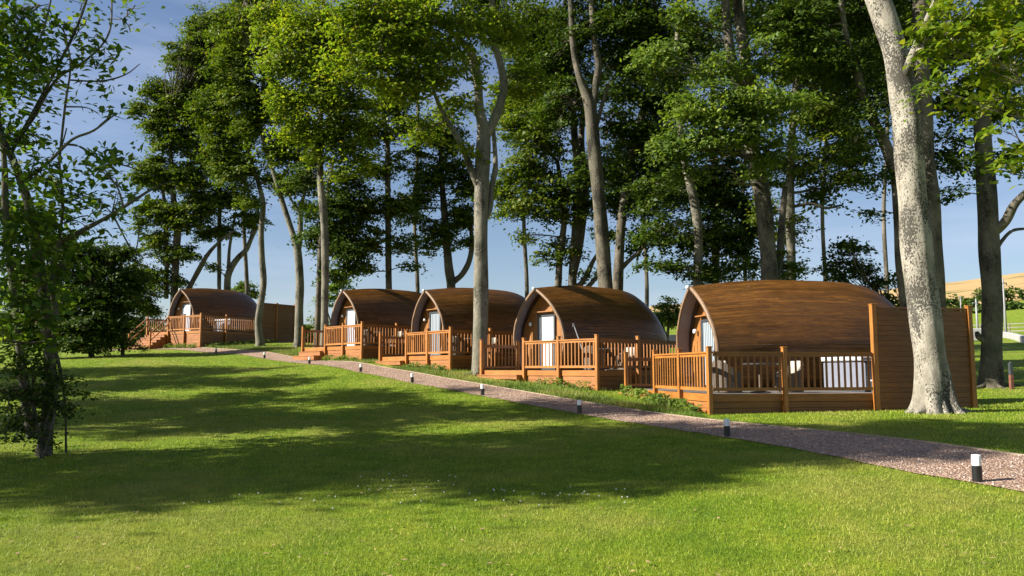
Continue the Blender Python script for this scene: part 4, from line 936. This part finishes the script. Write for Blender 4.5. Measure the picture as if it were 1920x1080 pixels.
tree('ivy_shrub', 'dense dark leafy shrub wrapped round the foot of the foreground tree at the left edge', 'shrub', 13.6,
     [[(78, 850, 10), (70, 800, 8), (60, 740, 5)], [(84, 850, 8), (100, 790, 6), (108, 730, 4)]],
     [(50, 690, 50, 30), (20, 740, 40, 35), (60, 760, 45, 35), (105, 720, 35, 26), (110, 775, 28, 26), (75, 815, 26, 24), (30, 800, 30, 26), (140, 745, 18, 14, 0, .7), (80, 845, 14, 12)],
     M['bark_dark'], M['leaf_dark'], .075, per=150, clump=(.16, .32), flare=0)
# shrubs
def shrub(label, Y, base, blobs, leaf='leaf_dark', ls=.15, per=90, group='shrubs around the pods', clump=(.35, .7)):
    px, py = base
    return tree('leafy_shrub', label, 'shrub', Y, [[(px, py, 8), (px + 3, py - 25, 6), (px + 6, py - 60, 4)], [(px + 2, py, 6), (px - 8, py - 30, 5), (px - 16, py - 55, 3)]], blobs, M['bark_dark'], M[leaf], ls, per=per, flare=0, group=group, clump=clump)
shrub('big dark evergreen bush at the left behind the foreground tree', 45, (170, 660), [(150, 490, 60, 36), (205, 480, 50, 30), (190, 550, 70, 50), (235, 520, 34, 30), (130, 560, 50, 50), (160, 615, 70, 40), (205, 600, 36, 46), (110, 630, 40, 35), (240, 540, 25, 30), (150, 650, 60, 18), (110, 465, 36, 26), (235, 475, 24, 14), (60, 540, 60, 60), (40, 620, 50, 50)], 'leaf_dark', .17, 110)
shrub('lighter rounded bush between the dark bush and the farthest deck stairs', 60, (262, 650), [(255, 520, 30, 25), (265, 570, 30, 28), (240, 610, 26, 26), (285, 590, 18, 20), (250, 645, 30, 12), (228, 560, 20, 30), (290, 550, 16, 18)], 'leaf_mid', .18, 90)
shrub('low straggly weeds and brambles beside the foot of the far stairs', 47, (230, 660), [(215, 640, 20, 12), (245, 650, 22, 9), (270, 655, 14, 6)], 'leaf_green', .10, 90, clump=(.2, .4))
shrub('small round topped bush with golden leaves seen between the two nearest pods', 55, (1250, 640), [(1250, 572, 22, 14), (1255, 592, 24, 14), (1236, 600, 16, 12), (1265, 606, 16, 10)], 'leaf_mid', .18)
shrub('open branched sapling silhouetted on sky left of the big pale trunk', 32, (1692, 640), [(1560, 500, 26, 16, 0, 1.1), (1590, 470, 34, 22, 0, 1.1), (1610, 505, 40, 20, 0, 1.1), (1570, 520, 28, 12), (1640, 535, 26, 16), (1665, 560, 24, 18), (1675, 525, 18, 12), (1620, 545, 18, 10)], 'leaf_dark', .15, 70, clump=(.22, .45))
shrub('bright green leafy shoots at the foot of the stout leaning trunk behind the nearest pod', 30.5, (1465, 600), [(1462, 490, 24, 24), (1485, 512, 22, 18), (1500, 505, 12, 16), (1470, 520, 26, 12)], 'leaf_green', .13, 80, clump=(.2, .4))
shrub('low dark undergrowth just above the front half of the nearest pod roof', 34, (1360, 600), [(1350, 512, 45, 12), (1395, 500, 40, 16), (1340, 525, 40, 8), (1410, 515, 26, 10)], 'leaf_dark', .15)
shrub('sunlit bush behind the trunks at the second pod from the far end', 56, (630, 640), [(630, 545, 22, 12), (645, 535, 16, 10), (615, 560, 14, 12), (600, 600, 14, 22)], 'leaf_green', .18)
shrub('small flat topped bush beyond the roof of the farthest pod', 80, (465, 620), [(462, 541, 20, 9), (478, 552, 14, 8)], 'leaf_mid', .22)
shrub('distant dark bush right of the farthest deck screen', 75, (555, 640), [(540, 600, 10, 16), (575, 620, 10, 14)], 'leaf_mid', .22)
# weeds by the deck corners: broad leaves
wa = Acc()
for idx, (u0, u1, v0, v1), nn in [(0, (-1.95, -1.66, -.6, 4.3), 1900), (1, (-1.9, -1.65, 2.2, 4.5), 350), (2, (-2.0, -1.65, 1.6, 4.5), 700), (3, (-2.0, -1.65, 1.4, 4.5), 700), (4, (-2.2, -1.65, 1.5, 4.5), 900), (4, (-1.5, 4, 4.75, 5.6), 1500)]:
    X, Y, th, zd = POD[idx]; c, s = math.cos(R(th)), math.sin(R(th))
    u = rng.uniform(u0, u1, nn); v = v0 + (v1 - v0) * rng.random(nn); v += np.sin(v * 5) * .1
    x = X + c * u + s * v; y = Y + s * u - c * v; hgt = .28 * (.4 + .6 * np.abs(np.sin(v * 2.3 + idx)))
    z = ground_z(x, y) + rng.random(nn) * hgt
    V, Fq = leaves(np.stack([x, y, z], 1), np.array([[-.3, -.3, 1]]) + rng.normal(0, .5, (nn, 3)), .09, .2, .6); wa.add(V, Fq)
o = wa.build('weeds', M['leaf_green'], None, False); tag(o, 'broad leaved green weeds growing along the foot of the decks', 'weeds', kind='stuff')

# shade-giving neighbours of the foreground tree, standing left of the picture
def free_tree(label, x, y, h0, h1, rad, dens=.8, leaf='leaf_mid', k=9):
    z = gz(x, y); t = thing('shade_tree', label, 'tree', (x, y, z), 0, 'trees along the left side of the lawn')
    ta = Acc(); P = catmull([(0, 0, -.2), (.1, .05, h0 * .5), (-.1, .1, h0), (.1, 0, h1 * .8), (0, 0, h1)], 6); ta.add(*tube(P, np.linspace(.26, .05, len(P)), 12, lambda a, zz: 1 + .4 * np.exp(-np.clip(zz, 0, None)[:, None] / .4) * (1 + .4 * np.sin(4 * a))[None, :]))
    ca, tw = Acc(), ta
    for i in range(k):
        f = (i + .5) / k; zz = h0 + (h1 - h0) * f; rr = rad * math.sin(math.pi * (.18 + .78 * f)) ; a = i * 2.4
        c = np.array([math.cos(a) * rr * .55, math.sin(a) * rr * .55, zz]); j = P[np.abs(P[:, 2] - (zz - rr * .4)).argmin()]
        Q = catmull([j, (j + c) / 2 + (0, 0, -.2), c], 5); tw.add(*tube(Q, np.linspace(.08, .02, len(Q)), 6))
        foliage(ca, c, (rr * .75, rr * .75, (h1 - h0) / k * .9 + .3), dens * .8, .22, 55, (.5, .9), .3, tw, Q)
    ta.build('trunk', M['bark_mid'], t); ca.build('crown', M[leaf], t, False)
free_tree('shade tree nearest to the camera on the lawn side, outside the left edge', -12.5, 10.3, 6.0, 15.5, 2.8, .85)
free_tree('shade tree standing behind the one nearest to the camera', -19.5, 9.3, 6.5, 17.5, 3.0, .85)
free_tree('shade tree level with the leafy foreground tree, outside the left edge', -14.0, 17.2, 5.0, 12.0, 2.5, .65)
free_tree('shade tree farthest out to the left among the shade trees', -25.0, 16.5, 5.0, 14.5, 3.2, .7)
free_tree('shade tree midway between the foreground tree and the dark bushes', -20.0, 21.5, 4.5, 12.0, 2.6, .7)
free_tree('shade tree one short of the dark bushes', -25.0, 27.0, 4.0, 12.0, 3.0, .7)
free_tree('shade tree growing right beside the dark bushes', -30.0, 32.0, 4.0, 13.0, 3.4, .7)

# ------------------------------------------------------------------ far things
def wall_line(name, label, pts, h, th, mat):
    V, Fc = [], []
    P = catmull(pts, 8); T = np.gradient(P, axis=0); T /= np.linalg.norm(T, axis=1)[:, None]; Nn = np.stack([-T[:, 1], T[:, 0]], 1)
    for p, nn in zip(P, Nn):
        z = gz(*p)
        for sgn, zz in ((-1, -.3), (-1, h - .06), (-.6, h), (.6, h), (1, h - .06), (1, -.3)): V.append((p[0] + nn[0] * th / 2 * sgn, p[1] + nn[1] * th / 2 * sgn, z + zz))
    for i in range(len(P) - 1):
        for k in range(5): Fc.append((6 * i + k, 6 * i + k + 1, 6 * i + 7 + k, 6 * i + 6 + k))
    Fc += [tuple(range(6)), tuple(range(6 * (len(P) - 1), 6 * len(P)))[::-1]]
    return tag(mesh_np(name, V, Fc, mat), label, 'wall')
def gxy(px, Y): return ((px - 960) / F * Y, Y)
wall_line('boundary_wall', 'long low white wall beyond the pods, glimpsed between the two largest pods', [gxy(1150, 82), gxy(1250, 78), gxy(1400, 74), gxy(1600, 72), gxy(1750, 70), gxy(1842, 69)], 1.0, .4, M['whitewall'])
wall_line('boundary_wall', 'short curved low white wall at the far right edge', [gxy(1880, 74), gxy(1900, 68), gxy(1930, 60), gxy(1980, 56)], .5, .4, M['whitewall'])
def rail_fence(label, pts, mat, h=1.1, gap=2.4, group=None):
    P = catmull(pts, 12); t = thing('rail_fence', label, 'fence', (P[0][0], P[0][1], gz(*P[0])), 0, group); b = np.array([P[0][0], P[0][1], gz(*P[0])])
    seg = np.concatenate([[0], np.cumsum(np.linalg.norm(np.diff(P, axis=0), axis=1))]); nn = int(seg[-1] / gap) + 1
    Q = np.stack([np.interp(np.arange(nn) * gap, seg, P[:, 0]), np.interp(np.arange(nn) * gap, seg, P[:, 1])], 1)
    Q3 = [Vector((q[0] - b[0], q[1] - b[1], gz(*q) - b[2])) for q in Q]
    for q in Q3:
        mb = MB(); mb.box(q.x - .06, q.x + .06, q.y - .06, q.y + .06, q.z - .2, q.z + h, .01); mb.build('post', mat, t)
    mb = MB()
    for a, c_ in zip(Q3[:-1], Q3[1:]):
        for hz in (.35, .68, 1.0): mb.obox(a + Vector((0, -.07, hz * h - .05)), c_ + Vector((0, -.07, hz * h - .05)), .04, .10)
    mb.build('rails', mat, t)
rail_fence('weathered rail fence beyond the white wall at the far right', [gxy(1700, 92), gxy(1800, 88), gxy(1870, 84), gxy(1960, 80)], M['greywood'], 1.15, 1.6)
rail_fence('pale rail fence glimpsed above the white wall between the two nearest pods', [gxy(1200, 96), gxy(1250, 95), gxy(1310, 94)], M['whitewall'], 1.2, 2.2)
def pole(px, Y, top, label, arm=False):
    x, y = gxy(px, Y); z = gz(x, y); H = at(px, top, Y).z - z
    t = thing('utility_pole', label, 'pole', (x, y, z), 0, 'poles in the fields at the right')
    mb = MB(); mb.lathe([(.13, -.3), (.11, H * .5), (.07, H)], seg=10); mb.build('shaft', M['metalpost'], t, True)
    mb = MB(); mb.box(-.35, .35, -.05, .05, H - .5, H - .4); mb.build('crossarm', M['metalpost'], t)
pole(1886, 78, 522, 'tall slender pole right of the far right trunk')
pole(1833, 84, 560, 'shorter pale pole left of the far right trunk')
pole(1804, 150, 555, 'thin distant pole above the right end of the slatted screen')
x, y = gxy(1890, 28.5); z = gz(x, y)
t = thing('timber_post', 'short red brown post in the grass beside the far right trunk', 'post', (x, y, z))
mb = MB(); mb.box(-.06, .06, -.06, .06, -.15, .50, .01); mb.build('lower_shaft', M['redpost'], t)
mb = MB(); mb.box(-.055, .055, -.055, .055, .50, .92, .01); mb.lathe([(.05, .92), (.0, .97)], seg=4); mb.build('upper_shaft', M['frame'], t)
# hedgerow across the fields
for (pa, pb, Y, h, lab) in [(1150, 1990, 215, 4.2, 'dark field hedge below the golden field on the right hillside'), (1700, 1930, 150, 2.2, 'lower green hedge in the field beyond the rail fence'), (900, 1330, 235, 4.5, 'distant hedge seen low between the two nearest pods'), (-100, 900, 120, 3.5, 'distant hedge line beyond the far pods')]:
    ca = Acc(); n = int((pb - pa) / F * Y / 2.0); b = None
    for i in range(n):
        x, y = gxy(pa + (pb - pa) * i / n, Y + rng.normal(0, 1.5)); z = gz(x, y); hh = h * rng.uniform(.5, 1.25)
        if b is None: b = np.array([x, y, z])
        m = 60; q = rng.normal(0, .45, (m, 3)) * (1.8, 1.2, hh * .5) + (x, y, z + hh * .45)
        V, Fq = leaves(q - b, np.array([[0, -.5, .8]]) + rng.normal(0, .6, (m, 3)), 1.0, 0, .8); ca.add(V, Fq)
    t = thing('hedgerow', lab, 'hedge', tuple(b)); ca.build('foliage', M['leaf_dark'], t, False)
